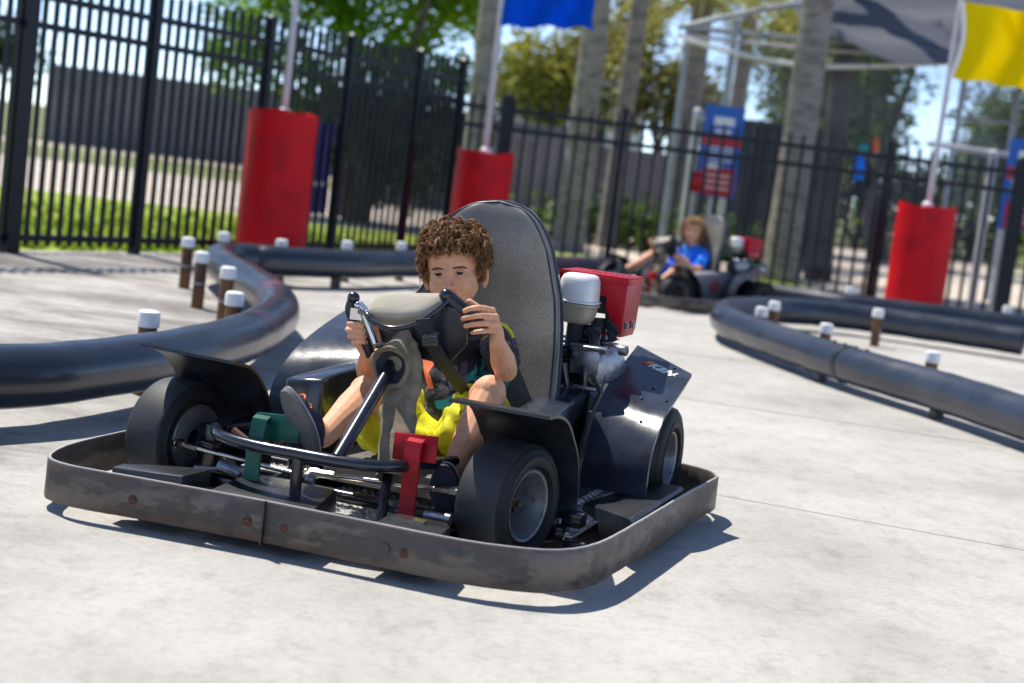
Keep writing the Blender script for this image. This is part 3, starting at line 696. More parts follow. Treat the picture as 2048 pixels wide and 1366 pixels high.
hedge((10.6, 30, 0), (2.6, 0.8, 1.9), 5000, 'leaf_bright', 31, 'bright green square hedge beyond the net between the two grey gate posts')
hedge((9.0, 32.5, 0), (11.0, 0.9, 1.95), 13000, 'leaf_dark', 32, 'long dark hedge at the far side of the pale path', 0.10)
hedge((1.5, 20.4, 0), (3.0, 0.7, 0.42), 3500, 'leaf_mid', 33, 'low green hedge beyond the fence behind the seat back')
hedge((-0.3, 36.5, 0), (6.5, 0.9, 1.0), 4200, 'leaf_mid', 34, 'distant low hedge in front of the grey wall behind the middle barrel')

def palm_trunk(x, y, h, r, lean, label, m='palm', r_top=0.85):
    root = empty('palm_tree', (x, y, 0), rnd.uniform(0, 6), label, 'palm tree', 'palm trees behind the track')
    ln = Matrix.Rotation(-root.rotation_euler.z, 3, 'Z') @ Vector((lean, 0, 0))
    pts = []; rs = []
    n = 46
    for k in range(n+1):
        t = k/n; pts.append((ln.x*t*h, ln.y*t*h, t*h)); rs.append(r*(1-(1-r_top)*t+0.25*math.exp(-t*14))*(1.025 if k % 2 else 0.985))
    MB().tube(pts, rs, 20).build('trunk', m, root, angle=80)
    # crown of arching fronds
    mb = MB(); rr = random.Random(int(x*100)+5); top = Vector(pts[-1])
    for k in range(26):
        a = 2*math.pi*k/26+rr.uniform(-.15, .15); L = rr.uniform(1.0, 1.5); el = rr.uniform(0.0, 0.9)
        d = Vector((math.cos(a), math.sin(a), 0)); side = Vector((-d.y, d.x, 0)); spine = []
        for s in range(9):
            q = s/8; spine.append(top+d*(L*q)+Vector((0, 0, L*(el*q-1.15*q*q))))
        mb.tube([tuple(p) for p in spine], [0.018*(1-0.8*s/8) for s in range(9)], 5)
        for s in range(1, 9):
            for sd in (-1, 1):
                for u in (0, 0.5):
                    p = spine[s].lerp(spine[s-1], u); ll = 0.34*math.sin(math.pi*(0.12+0.8*s/9))
                    tip = p+side*sd*ll*0.8+d*ll*0.35+Vector((0, 0, -ll*0.45))
                    mb.add([tuple(p-d*0.02), tuple(p+d*0.02), tuple(tip)], [(0, 1, 2)])
    mb.build('fronds', 'leaf_olive', root, smooth=False, fix=False)
    return root
palm_trunk(-0.60, 16.0, 4.6, 0.115, -0.005, 'pale grey palm trunk just behind the middle barrel')
palm_trunk(0.50, 18.0, 7.0, 0.155, -0.004, 'thick grey palm trunk that the blue flag partly covers')
palm_trunk(1.02, 20.0, 5.2, 0.12, 0.012, 'slimmer dark-sided palm trunk right of the blue flag')
palm_trunk(1.95, 21.5, 3.30, 0.17, 0.004, 'brown palm trunk behind the left sign, its crown at the top edge')
palm_trunk(2.75, 23.0, 3.62, 0.13, 0.01, 'thin brown palm trunk nearer the left sign, half hidden by netting')
palm_trunk(2.74, 17.0, 8.6, 0.175, -0.002, 'thickest grey palm trunk, behind the far kart engine')
palm_trunk(3.36, 18.2, 8.2, 0.13, -0.018, 'dark slender palm trunk just right of the thickest trunk', m='bark')

# ------------------------------------------------------------------ grey walls, far street
def wall(a, b, h, th, m, label, slats=0.0, cat='wall', name='boundary_wall'):
    a = Vector((*a, 0)); b = Vector((*b, 0)); mid = (a+b)/2; L = (b-a).length; ang = math.atan2((b-a).y, (b-a).x)
    root = empty(name, mid, ang, label, cat)
    MB().box((0, 0, h/2), (L, th, h)).build('wall_body', m, root, smooth=False)
    mb = MB(); n = int(L/slats) if slats else 0
    for k in range(n+1): mb.box((-L/2+k*L/max(n, 1), -th/2-0.02, h/2), (0.10, 0.04, h))
    if n: mb.build('batten', m, root, smooth=False)
    MB().box((0, 0, h+0.03), (L+0.1, th+0.1, 0.06)).build('coping', m, root, smooth=False)
    return root
wall((-11.7, 38.5), (1.2, 39.8), 1.80, 0.2, 'wall_grey', 'long dark grey slatted wall across the road behind the left fence', 0.5)
wall((2.15, 21.0), (3.75, 21.0), 1.75, 0.08, 'dark_shade', 'dark slatted screen behind the thickest palm trunk', 0.16, cat='screen', name='slatted_screen')
wall((-2.4, 25.0), (4.5, 25.5), 1.25, 0.12, 'wall_grey', 'lower blue-grey slatted screen behind the middle barrel', 0.22, cat='screen', name='slatted_screen')
# house gable far behind under the blue flag
hs = empty('house', (1.0, 56, 0), 0, 'pale house with white gable far behind under the blue flag', 'house')
MB().box((0, 0, 1.8), (5.0, 4, 3.6)).build('wall', 'white', hs, smooth=False)
MB().prism([(-2.9, 3.5), (2.9, 3.5), (0, 5.0)], -2.2, 2.2, fn=lambda x, y, z: (x, z, y)).build('roof', 'galv', hs, smooth=False)
wnd = MB().box((0.8, -2.02, 2.2), (0.9, 0.06, 1.0)).build('window', 'white', hs, smooth=False)
MB().box((0.8, -2.06, 2.2), (0.75, 0.03, 0.85)).build('pane', 'dark_shade', wnd, smooth=False)

# ------------------------------------------------------------------ batting-cage netting, poles, signs
def gpole(x, y, h, r, label, m='galv', lean=0.0):
    root = empty('net_pole', (x, y, 0), 0, label, 'pole', 'poles of the netting frame')
    MB().tube([(0, 0, -0.03), (lean*h, 0, h)], r, 14).build('pole_tube', m, root)
    MB().lathe([(r*1.2, h), (r*1.25, h+0.03), (0.001, h+0.07)], (lean*h, 0, 0), seg=14).build('pole_cap', m, root)
    return root
gpole(1.52, 18.0, 2.62, 0.032, 'pale metal pole at the left end of the netting frame')
gpole(2.03, 18.0, 2.72, 0.040, 'metal netting pole just left of the blue and red sign')
gpole(4.62, 18.0, 2.95, 0.034, 'dark metal netting pole left of the yellow flag', 'galv')
gpole(5.35, 18.4, 3.2, 0.032, 'metal netting pole behind the yellow flag')
gpole(2.95, 18.6, 3.6, 0.042, 'tall metal pole touching the thickest palm trunk')
gpole(1.60, 16.5, 1.62, 0.045, 'short pale gate post left of the left sign', 'pole_white')
gpole(1.98, 16.5, 1.58, 0.045, 'short pale gate post nearest the left sign', 'pole_white')
gpole(4.62, 16.4, 1.56, 0.045, 'short pale gate post right of the yellow flag pole', 'pole_white')
gpole(4.86, 16.4, 1.56, 0.055, 'thicker galvanised gate post beside the right red barrel')
def rail(name, pts, r, m, label, cat):
    o = MB().tube([tuple(p) for p in pts], r, 10).build(name, m); return tag(o, label, cat, 'rails and cables of the netting frame')
rail('top_rail', [(1.4, 18.0, 2.60), (3.0, 18.0, 2.64), (4.66, 18.0, 2.76)], 0.028, 'galv', 'upper straight rail along the top of the netting', 'rail')
rail('top_rail', [(1.4, 17.9, 2.50), (3.0, 17.9, 2.53), (4.66, 17.9, 2.63)], 0.020, 'pole_white', 'lower straight rail along the top of the netting', 'rail')
rail('net_cable', catmull([(1.45, 17.8, 2.46), (2.0, 17.8, 2.38), (2.7, 17.8, 2.33), (3.3, 17.8, 2.38), (4.1, 17.8, 2.50), (4.9, 17.8, 2.62), (5.6, 17.8, 2.50)], 8), 0.026, 'white', 'white sagging cable below the netting rails', 'cable')
rail('net_cable', catmull([(1.45, 17.95, 2.60), (2.2, 17.95, 2.86), (3.1, 17.95, 3.12), (4.4, 17.95, 3.5)], 8), 0.030, 'galv', 'slanting cable rising from the left pole to the shade cloth', 'cable')
rail('cross_rail', [(1.56, 16.45, 1.58), (2.02, 16.45, 1.57)], 0.028, 'pole_white', 'short cross rail joining the two left gate posts', 'rail')
rail('cross_rail', [(3.95, 16.45, 1.60), (4.90, 16.45, 1.58)], 0.028, 'pole_white', 'short cross rail over the right gate posts', 'rail')
rail('cross_rail', [(4.55, 18.3, 2.0), (5.40, 18.3, 2.02)], 0.022, 'galv', 'thin rail behind the yellow flag pole', 'rail')
net = MB().grid([[(1.5+3.6*i/20, 18.02+0.05*math.sin(i), 0.15+2.5*j/10) for i in range(21)] for j in range(11)]).build('safety_net', 'net', fix=False)
tag(net, 'grey see-through netting hanging behind the signs', 'net')
net2 = MB().grid([[(4.65+3.2*i/20, 18.05+0.05*math.sin(i), 1.0+2.2*j/10) for i in range(21)] for j in range(11)]).build('safety_net', 'net', fix=False)
tag(net2, 'grey see-through netting right of the right red barrel', 'net')
rows = []
for j in range(13):
    v = j/12; rows.append([(2.62+4.9*i/24, 17.3+1.6*v, 2.62+0.99*v+0.06*math.sin(i*0.9+v*9)+0.05*math.sin(v*17)-0.20*math.sin(math.pi*i/24)*(1-v)) for i in range(25)])
sc_ = MB().sheet(rows, 0.004).build('shade_cloth', 'shade_cloth', angle=80); tag(sc_, 'dark grey shade cloth sagging across the top right corner', 'shade cloth')

def text_mesh(name, body, size, m, parent, mw, ext=0.001, bold=0.0):
    cu = bpy.data.curves.new(name, 'FONT'); cu.body = body; cu.size = size; cu.extrude = ext; cu.offset = bold; cu.align_x = 'CENTER'; cu.align_y = 'CENTER'
    t = bpy.data.objects.new(name, cu); COL.objects.link(t)
    dg = bpy.context.evaluated_depsgraph_get(); me = bpy.data.meshes.new_from_object(t.evaluated_get(dg))
    bpy.data.objects.remove(t); me.transform(mw); me.name = name
    return link(name, me, m, parent)
def sign(x, y, z, wd, ht, label):
    root = empty('notice_sign', (x, y, 0), 0.03, label, 'sign', 'blue and red notice signs on the netting')
    MB().tube([(0, 0.045, 0), (0, 0.045, z+ht-0.02)], 0.03, 12).build('sign_post', 'galv', root)
    MB().box((0, 0, z+ht*0.5), (wd, 0.02, ht)).build('board', 'sign_blue', root, smooth=False)
    def patch(nm, m, cx, cz, w_, h_, d=0.014): MB().box((cx*wd, -d, z+cz*ht), (w_*wd, 0.006, h_*ht)).build(nm, m, root, smooth=False)
    patch('red_band', 'sign_red', 0, 0.625, 1.0, 0.13)
    patch('heading', 'white', 0, 0.83, 0.52, 0.09)
    patch('heading', 'white', 0, 0.72, 0.42, 0.035)
    for k in range(4): patch('text_line', 'white', 0, 0.54-0.045*k, 0.75-0.1*(k % 2), 0.018)
    patch('red_panel', 'sign_red', 0.02, 0.17, 0.82, 0.30)
    patch('white_arch', 'white', -0.12, 0.335, 0.38, 0.07)
    for k in range(3): patch('panel_line', 'white', 0.02, 0.24-0.07*k, 0.6, 0.018, 0.019)
    return root
sign(1.81, 15.9, 0.80, 0.385, 0.90, 'blue and red notice sign hanging left of the thickest palm trunk')
sign(4.82, 15.9, 0.83, 0.40, 0.90, 'blue and red notice sign cut by the right edge of the frame')
rb = empty('red_box', (1.60, 15.7, 0), 0, 'small red box fixed left of the left notice sign', 'box')
MB().box((0, 0, 0.93), (0.14, 0.10, 0.20)).build('case', 'red', rb, bevel=0.01)
MB().box((0, -0.055, 0.94), (0.09, 0.012, 0.08)).build('door', 'sign_red', rb, bevel=0.003)
MB().tube([(0, 0.07, 0), (0, 0.07, 1.0)], 0.02, 8).build('bracket_post', 'galv', rb)
bp_ = empty('banner', (*FP(2.93, 0.03), 0), angL, 'violet-blue banner tied behind the fence right of the left red barrel', 'banner')
MB().sheet([[(-0.30+0.6*i/8, 0.01*math.sin(i*2+j), 0.33+0.70*j/8) for i in range(9)] for j in range(9)], 0.004).build('cloth', 'sign_purple', bp_)
MB().box((0.0, -0.012, 0.56), (0.50, 0.006, 0.03)).build('stripe', 'white', bp_, smooth=False)
orn = empty('hanging_ornament', (3.52, 17.6, 0), 0.2, 'multicoloured figure-like ornament hanging beside the dark trunk, blue, teal and orange', 'ornament')
MB().capsule([(0, 0, 1.38), (0.01, 0, 1.22)], [0.05, 0.075]).build('blue_body', 'blue_shirt', orn)
MB().ell((0.02, 0, 1.52), (0.07, 0.06, 0.05)).build('teal_head', 'teal', orn)
MB().ell((0.16, 0, 1.56), (0.035, 0.04, 0.10)).build('orange_crest', 'orange_print', orn)
MB().capsule([(0.10, 0.0, 1.34), (0.14, 0, 1.14)], [0.045, 0.05]).build('black_wing', 'strap', orn)
MB().capsule([(0.04, 0.0, 1.10), (0.08, 0, 0.98)], [0.07, 0.06]).build('navy_belly', 'shoe_navy', orn)
MB().capsule([(0.06, 0.0, 0.92), (0.08, 0, 0.78)], [0.05, 0.035]).build('green_tail', 'green', orn)
MB().ell((0.09, 0, 0.72), (0.035, 0.03, 0.05)).build('yellow_tip', 'lime', orn)
MB().tube([(0.02, 0, 1.56), (0.02, 0.2, 2.52)], 0.006, 6).build('cord', 'strap', orn)

# ================================================================== THE KART
# kart frame: x to the driver's left, y towards the back, z up
KX, KY, KA = -0.457, 3.408, R_(71-90)
def make_kart(loc, rz, label):
    K = empty('go_kart', (loc[0], loc[1], 0), rz, label, 'go-kart', 'go-karts on the track')
    # ---- bumper band
    plan = [(-0.66, 1.20), (-0.672, 0.9), (-0.670, 0.6), (-0.668, 0.38), (-0.662, 0.21), (-0.645, 0.10), (-0.60, 0.0), (-0.53, -0.035), (-0.43, -0.030), (-0.36, -0.022), (-0.20, -0.006),
            (-0.04, 0.006), (0.10, 0.012), (0.25, 0.013), (0.36, 0.017), (0.46, 0.028), (0.56, 0.066), (0.618, 0.116), (0.652, 0.20), (0.668, 0.33), (0.675, 0.60), (0.682, 0.95), (0.695, 1.24), (0.688, 1.30), (0.660, 1.352), (0.60, 1.385), (0.52, 1.395), (0.2, 1.40), (-0.3, 1.40), (-0.52, 1.395), (-0.60, 1.375), (-0.645, 1.32)]
    P = catmull([(x, y, 0) for x, y in plan], 7, closed=True); n = len(P)
    z0, z1, th = 0.026, 0.121, 0.009; vs = []; fs = []
    prof = [(0, z0+0.002), (0, z1-0.003), (0.002, z1), (th-0.002, z1), (th, z1-0.003), (th, z0+0.002), (th-0.002, z0), (0.002, z0)]
    for i in range(n):
        t = (P[(i+1) % n]-P[i-1]).normalized(); nn = Vector((-t.y, t.x, 0))   # inward normal
        c = Vector((0.02, 0.7, 0))-P[i]
        if nn.dot(c) < 0: nn = -nn
        dent = 0.0015*math.sin(i*0.43)+0.001*math.sin(i*1.7)
        for d, z in prof: q = P[i]+nn*(d+dent*(1 if z < 0.08 else 0.3)); vs.append((q.x, q.y, z))
    m = len(prof)
    for i in range(n):
        j = (i+1) % n
        for k in range(m):
            k2 = (k+1) % m; fs.append((i*m+k, i*m+k2, j*m+k2, j*m+k))
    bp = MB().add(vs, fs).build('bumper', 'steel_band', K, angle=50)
    MB().box((-0.0355, -0.0012, 0.0735), (0.0035, 0.012, 0.097), 0.03).build('seam', 'black_paint', bp, smooth=False)
    for x, y in ((-0.355, -0.021), (-0.078, 0.0025), (0.012, 0.010), (0.295, 0.015)):
        MB().lathe([(0.0001, -0.0035), (0.006, -0.0035), (0.008, -0.001), (0.0115, -0.0005), (0.0120, 0.003)], (x, y, 0.068), axis='Y', seg=18).build('bolt', 'rust', bp)
    # ---- underside and frame
    MB().prism([(-0.40, 0.16), (0.30, 0.16), (0.48, 0.55), (0.50, 1.30), (-0.42, 1.30), (-0.44, 0.55)], 0.028, 0.038).build('floor_pan', 'black_plastic', K, bevel=0.002)
    fr = MB()
    for s in (-0.24, 0.25): fr.tube([(s, 0.10, 0.062), (s, 0.6, 0.062), (s*1.15, 1.32, 0.07)], 0.016, 12)
    fr.tube([(-0.44, 0.375, 0.075), (0.36, 0.375, 0.075)], 0.016, 12); fr.tube([(-0.33, 1.235, 0.145), (0.50, 1.235, 0.145)], 0.015, 12)
    fr.tube([(-0.25, 0.12, 0.062), (0.26, 0.12, 0.062)], 0.014, 12)
    fr.tube([(-0.62, 0.62, 0.07), (-0.24, 0.66, 0.062)], 0.014, 10); fr.tube([(0.66, 1.10, 0.07), (0.26, 1.12, 0.062)], 0.014, 10)
    for s in (-0.28, -0.02, 0.24): fr.tube([(s, 1.30, 0.07), (s, 1.395, 0.075)], 0.013, 10)
    for s in (-0.24, 0.25): fr.tube([(s, 0.01, 0.07), (s, 0.13, 0.062)], 0.013, 10)
    # skid runners that show under the front of the band
    fr.box((-0.22, 0.10, 0.018), (0.36, 0.05, 0.012), 0.02); fr.box((0.18, 0.12, 0.018), (0.34, 0.05, 0.012), 0.02)
    fr.build('frame', 'black_paint', K)
    # ---- chequer plates (raised lozenges are the plate's own pattern)
    def chequer(x0, x1, y0, y1, z, tl=0.0):
        mb = MB(); mb.box(((x0+x1)/2, (y0+y1)/2, z-0.003), (x1-x0, y1-y0, 0.005))
        s = 0.0205; i = 0; y = y0+0.012
        while y < y1-0.01:
            x = x0+0.012+(s/2 if i % 2 else 0); j = 0
            while x < x1-0.010:
                a = R_(45) if (i+j) % 2 else R_(-45); c_, s_ = math.cos(a), math.sin(a); L, wd = 0.0098, 0.0032
                vs = [(x+c_*L, y+s_*L, z), (x-s_*wd, y+c_*wd, z), (x-c_*L, y-s_*L, z), (x+s_*wd, y-c_*wd, z),
                      (x+c_*L*.35, y+s_*L*.35, z+0.0032), (x-c_*L*.35, y-s_*L*.35, z+0.0032)]
                mb.add([(a_, b_, zz-0.0004 if zz == z else zz) for a_, b_, zz in vs], [(0, 1, 4), (1, 2, 5, 4), (2, 3, 5), (3, 0, 4, 5)])
                x += s; j += 1
            y += s*0.86; i += 1
        return mb.build('chequer_plate', 'plate', K, smooth=False, fix=False)
    chequer(-0.12, 0.27, 0.30, 0.62, 0.052); chequer(0.305, 0.520, 0.50, 1.30, 0.060); chequer(-0.40, -0.26, 0.55, 1.10, 0.060)
    # ---- rubber bolsters behind the band
    pr = [(0.455, 0.032), (0.450, 0.072), (0.462, 0.084), (0.480, 0.086), (0.640, 0.118), (0.652, 0.112), (0.655, 0.098), (0.640, 0.05), (0.60, 0.032)]
    MB().prism(pr, 0.515, 1.16, fn=lambda x, y, z: (x+(0.0 if z < 0.8 else (0.655-x)*0.28), (0.53+(0.65-x)*1.35) if z < 0.8 else (1.05+(0.65-x)*0.95), y)).build('side_bolster', 'black_plastic', K, bevel=0.003, angle=20)
    MB().prism([(-x, y) for x, y in reversed(pr)], 0.62, 1.16, fn=lambda x, y, z: (x+0.0, z, y)).build('side_bolster', 'black_plastic', K, bevel=0.003, angle=20)
    mb = MB()
    for k, (y, z) in enumerate(((0.56, 0.06), (0.60, 0.09), (0.54, 0.035))): mb.box((0.475+0.03*k, y-0.05, z), (0.05, 0.05, 0.035))
    mb.ell((0.455, 0.505, 0.082), (0.028, 0.022, 0.016), nu=14, nv=8)
    mb.build('bolster_end', 'black_paint', K, bevel=0.004)
    pf = [(0.022, 0.03), (0.022, 0.098), (0.034, 0.106), (0.215, 0.126), (0.235, 0.118), (0.245, 0.03)]
    MB().prism(pf, -0.195, 0.03, fn=lambda x, y, z: (z+(0.05 if z > 0 else -0.02)*(0.2-x)/0.18*0.6, x, y)).build('front_bolster', 'black_plastic', K, bevel=0.003)
    MB().prism([(0.215, 0.025), (0.365, 0.04), (0.352, 0.125), (0.33, 0.155), (0.205, 0.150)], 0.03, 0.118).build('corner_bolster', 'black_plastic', K, bevel=0.004)
    MB().box((0.262, 0.105, 0.119), (0.075, 0.028, 0.006), 0.1).build('bolster_slot', 'steel', K, smooth=False)
    MB().prism([(-0.43, 0.0), (-0.245, -0.003), (-0.24, 0.12), (-0.37, 0.10), (-0.435, 0.05)], 0.03, 0.128, fn=lambda x, y, z: (x, y, z+(0.012 if z > 0.1 and x > -0.3 else 0))).build('corner_bolster', 'black_plastic', K, bevel=0.006)
    fb = MB(); fb.tube([(-0.33, 0.28, 0.045), (-0.235, 0.09, 0.092)], 0.012, 10)
    fb.build('brace', 'black_plastic', K)
    # ---- wheels
    def wheel(cx, cy, cz, r, hw, rot, side, rr=0.083):
        tyre = MB()
        tyre.lathe([(rr+0.004, hw*0.80), (rr+0.010, hw*0.98), (rr+0.0125, hw*1.05), (rr+0.015, hw*1.02), (rr+0.022, hw*1.06), (rr+0.031, hw*1.07), (rr+0.0325, hw*1.10), (rr+0.0345, hw*1.10), (rr+0.036, hw*1.06), (r-0.012, hw*0.98), (r-0.003, hw*0.86), (r, hw*0.70), (r+0.0012, 0),
                    (r, -hw*0.70), (r-0.003, -hw*0.86), (r-0.012, -hw*0.98), (rr+0.035, -hw*1.06), (rr+0.022, -hw*1.06), (rr+0.010, -hw*0.98), (rr+0.004, -hw*0.80), (rr-0.004, -hw*0.5), (rr-0.004, hw*0.5)],
                   axis='X', seg=64, closed=True)
        s = side
        rim = MB().lathe([(rr+0.004, s*hw*0.88), (rr, s*hw*0.95), (rr-0.005, s*hw*0.90), (rr-0.010, s*hw*0.62), (rr-0.017, s*hw*0.30), (rr-0.020, -s*hw*0.20), (0.050, -s*hw*0.70), (0.024, -s*hw*0.70), (0.024, -s*hw*0.80),
                          (0.05, -s*hw*0.80), (rr-0.012, -s*hw*0.72), (rr-0.006, -s*hw*0.7), (rr, -s*hw*0.95), (rr+0.004, -s*hw*0.88)], axis='X', seg=56)
        wh = rim.build('wheel', 'rim', K, angle=35)
        ty = tyre.build('tyre', 'rubber', wh, angle=40); ty.data.materials.append(M['tread'])
        for p in ty.data.polygons:
            c = p.center
            if math.hypot(c.y, c.z) > r-0.006: p.material_index = 1
        hub = MB(); hub.lathe([(0.0001, s*hw*0.55), (0.008, s*hw*0.55), (0.009, s*hw*0.38), (0.014, s*hw*0.36), (0.016, s*hw*0.1), (0.030, s*hw*0.05), (0.034, -s*hw*0.32)], axis='X', seg=20)
        for k in range(4):
            a = math.pi/2*k+0.5; hub.lathe([(0.0001, s*hw*0.12), (0.006, s*hw*0.12), (0.0065, -s*hw*0.2)], (0, 0.036*math.cos(a), 0.036*math.sin(a)), axis='X', seg=6)
        hub.build('hub', 'hub', wh)
        MB().lathe([(0.036, -s*hw*0.60), (0.036, -s*hw*0.64), (rr-0.018, -s*hw*0.52), (rr-0.018, -s*hw*0.48)], axis='X', seg=40, closed=True).build('rim_well', 'dark_shade', wh)
        dk = MB().lathe([(0.001, -s*hw*0.65), (rr-0.014, -s*hw*0.65), (rr-0.014, -s*hw*0.55), (0.001, -s*hw*0.55)], axis='X', seg=32); dk.build('brake_disc', 'black_paint', wh)
        wh.location = (cx, cy, cz); wh.rotation_euler = (rnd.uniform(0, 6), 0, rot)
        return wh
    ST = R_(-12)
    wheel(0.392, 0.372, 0.142, 0.141, 0.062, ST, 1)
    wheel(-0.492, 0.392, 0.142, 0.141, 0.060, ST, -1)
    wheel(0.498, 1.235, 0.149, 0.148, 0.066, 0, 1, 0.080)
    wheel(-0.42, 1.235, 0.149, 0.148, 0.066, 0, -1, 0.080)
    # ---- spindles, tie rods, axle ends
    sp = MB(); sp.box((0.300, 0.375, 0.135), (0.05, 0.05, 0.10)); sp.tube([(0.30, 0.375, 0.14), (0.40, 0.36, 0.142)], 0.014, 10); sp.build('spindle', 'black_paint', K, bevel=0.004)
    sp = MB(); sp.box((-0.395, 0.385, 0.135), (0.05, 0.06, 0.11))
    sp.tube([(-0.395, 0.385, 0.14), (-0.50, 0.40, 0.142)], 0.014, 10)
    sp.box((-0.36, 0.30, 0.155), (0.06, 0.03, 0.012), -0.3); sp.tube([(-0.35, 0.36, 0.19), (-0.30, 0.42, 0.20), (-0.26, 0.42, 0.15)], 0.010, 10)
    sp.build('spindle', 'black_paint', K, bevel=0.004)
    def rod(a, b, e0, e1):
        a, b = Vector(a), Vector(b); d = (b-a).normalized()
        r_ = MB().tube([a, b], 0.0062, 14).build('tie_rod', 'steel', K)
        for p, dd, on in ((a, d, e0), (b, -d, e1)):
            ends = MB()
            if on: ends.tube([p-dd*0.012, p-dd*0.010, p+dd*0.012, p+dd*0.014, p+dd*0.050, p+dd*0.052], [0.007, 0.012, 0.012, 0.0095, 0.0095, 0.0065], 6)
            ends.ell(p-dd*0.018, (0.012, 0.012, 0.010), nu=14, nv=10)
            ends.tube([p-dd*0.018+Vector((0, 0, -0.014)), p-dd*0.018+Vector((0, 0, 0.016))], 0.0055, 6)
            ends.build('rod_end', 'steel', r_)
    rod((-0.437, 0.305, 0.140), (-0.110, 0.275, 0.130), 1, 0)
    rod((-0.070, 0.298, 0.135), (0.270, 0.345, 0.146), 1, 1)
    st = MB(); st.ell((-0.078, 0.29, 0.118), (0.018, 0.018, 0.022)); st.tube([(-0.078, 0.29, 0.05), (-0.078, 0.29, 0.12)], 0.013, 14); st.tube([(-0.078, 0.29, 0.075), (-0.02, 0.33, 0.075)], 0.009, 10)
    st.ell((-0.095, 0.27, 0.145), (0.012, 0.012, 0.012))
    st.build('steering_arm', 'alu', K)
    cy = MB(); cy.lathe([(0.0001, -0.035), (0.014, -0.033), (0.016, -0.02), (0.016, 0.03), (0.009, 0.036), (0.008, 0.055), (0.0001, 0.056)], (-0.255, 0.235, 0.118), axis='X', seg=16, rot=Matrix.Rotation(0.2, 3, 'Y'))
    cy.tube([(-0.34, 0.21, 0.112), (-0.28, 0.23, 0.116)], 0.006, 8); cy.build('brake_cylinder', 'alu', K)
    cy = MB(); cy.lathe([(0.0001, -0.03), (0.011, -0.029), (0.011, 0.02), (0.015, 0.022), (0.015, 0.035), (0.0001, 0.036)], (0.275, 0.235, 0.105), axis='X', seg=16)
    cy.build('pedal_pivot', 'alu', K)
    # ---- front hoop, post, column strut
    hp = [(-0.26, 0.62, 0.15), (-0.33, 0.55, 0.195), (-0.352, 0.47, 0.21), (-0.345, 0.36, 0.212), (-0.300, 0.225, 0.212), (-0.238, 0.148, 0.212), (-0.137, 0.120, 0.211), (-0.034, 0.122, 0.211), (0.071, 0.128, 0.211), (0.150, 0.162, 0.210), (0.193, 0.25, 0.207), (0.218, 0.38, 0.200), (0.235, 0.46, 0.19), (0.24, 0.60, 0.12)]
    MB().tube(catmull(hp, 8), 0.0142, 16).build('front_hoop', 'tube_paint', K)
    MB().tube([(-0.030, 0.124, 0.208), (-0.028, 0.128, 0.04)], 0.0135, 14).build('hoop_post', 'tube_paint', K)
    MB().tube([(0.062, 0.130, 0.215), (0.040, 0.40, 0.375), (0.032, 0.455, 0.41)], 0.0158, 18).build('column_strut', 'tube_paint', K)
    MB().tube([(0.13, 0.26, 0.06), (0.06, 0.46, 0.42), (0.055, 0.485, 0.49)], 0.012, 12).build('steering_column', 'black_paint', K)
    # ---- pedals
    def pedal(cx, cy, zt, w_, m, xa, zb, arm_y, tilt):
        mb = MB(); mb.box((cx, cy, zt), (w_, 0.007, 0.062), Matrix.Rotation(R_(tilt), 3, 'X') @ Matrix.Rotation(R_(-4), 3, 'Y'))
        p = mb.build('pedal', m, K, bevel=0.003)
        rows = []
        for (y, z) in ((cy-0.004, zt+0.012), (cy-0.018, zt+0.026), (cy-0.035, zt+0.020), (cy-0.042, zt-0.005), (arm_y, zt-0.05), (arm_y, zb+0.01), (arm_y-0.003, zb)):
            rows.append([(xa-0.019, y, z), (xa, y, z), (xa+0.019, y, z)])
        MB().sheet(rows, 0.007).build('pedal_arm', m, p, angle=50)
        return p
    pedal(-0.135, 0.215, 0.243, 0.115, 'green', -0.165, 0.085, 0.165, -8)
    pedal(0.193, 0.262, 0.247, 0.108, 'red', 0.203, 0.085, 0.225, -8)
    MB().tube([(-0.24, 0.20, 0.22), (-0.19, 0.19, 0.20)], 0.009, 8).build('linkage', 'rust', K)
    # ---- fenders
    def fender(L, Rr, name='fender', m='fender'):
        n_ = 6; A = catmull(L, n_); B = catmull(Rr, n_); rows = []
        for a, b in zip(A, B):
            rows.append([tuple(a.lerp(b, u)) for u in (0, 0.03, 0.25, 0.5, 0.75, 0.97, 1.0)])
        f = MB().sheet(rows, 0.0075).build(name, m, K, angle=50)
        return f, A, B
    fp = [(0.252, 0.366), (0.33, 0.360), (0.40, 0.337), (0.46, 0.292), (0.51, 0.243), (0.538, 0.19), (0.552, 0.14), (0.548, 0.085)]
    fender([(0.264, y, z) for y, z in fp], [(0.503, y+0.012, z-0.002) for y, z in fp], m='black_plastic')
    fpl = [(0.255, 0.368), (0.33, 0.352), (0.385, 0.325), (0.43, 0.285), (0.465, 0.24), (0.485, 0.19), (0.49, 0.14), (0.49, 0.09)]
    fender([(-0.545, y, z) for y, z in fpl], [(-0.288, y, z-0.004) for y, z in fpl], m='black_plastic')
    eL = [(0.41, 1.302, 0.447), (0.41, 1.142, 0.395), (0.41, 1.03, 0.350), (0.41, 0.960, 0.298), (0.41, 0.912, 0.221), (0.41, 0.895, 0.157), (0.41, 0.893, 0.10)]
    eR = [(0.60, 1.190, 0.404), (0.60, 1.122, 0.374), (0.60, 1.036, 0.346), (0.60, 0.946, 0.316), (0.60, 0.871, 0.262), (0.60, 0.839, 0.205), (0.60, 0.839, 0.115)]
    rf, A, B = fender(eL, eR)
    mir = lambda e: [(0.10-x, y+0.02, z) for x, y, z in e]
    eR2 = [(0.60, 1.262, 0.412), (0.60, 1.142, 0.380), (0.60, 1.036, 0.346), (0.60, 0.946, 0.306), (0.60, 0.871, 0.252), (0.60, 0.839, 0.195), (0.60, 0.839, 0.115)]
    fender(mir(eR2), mir(eL))
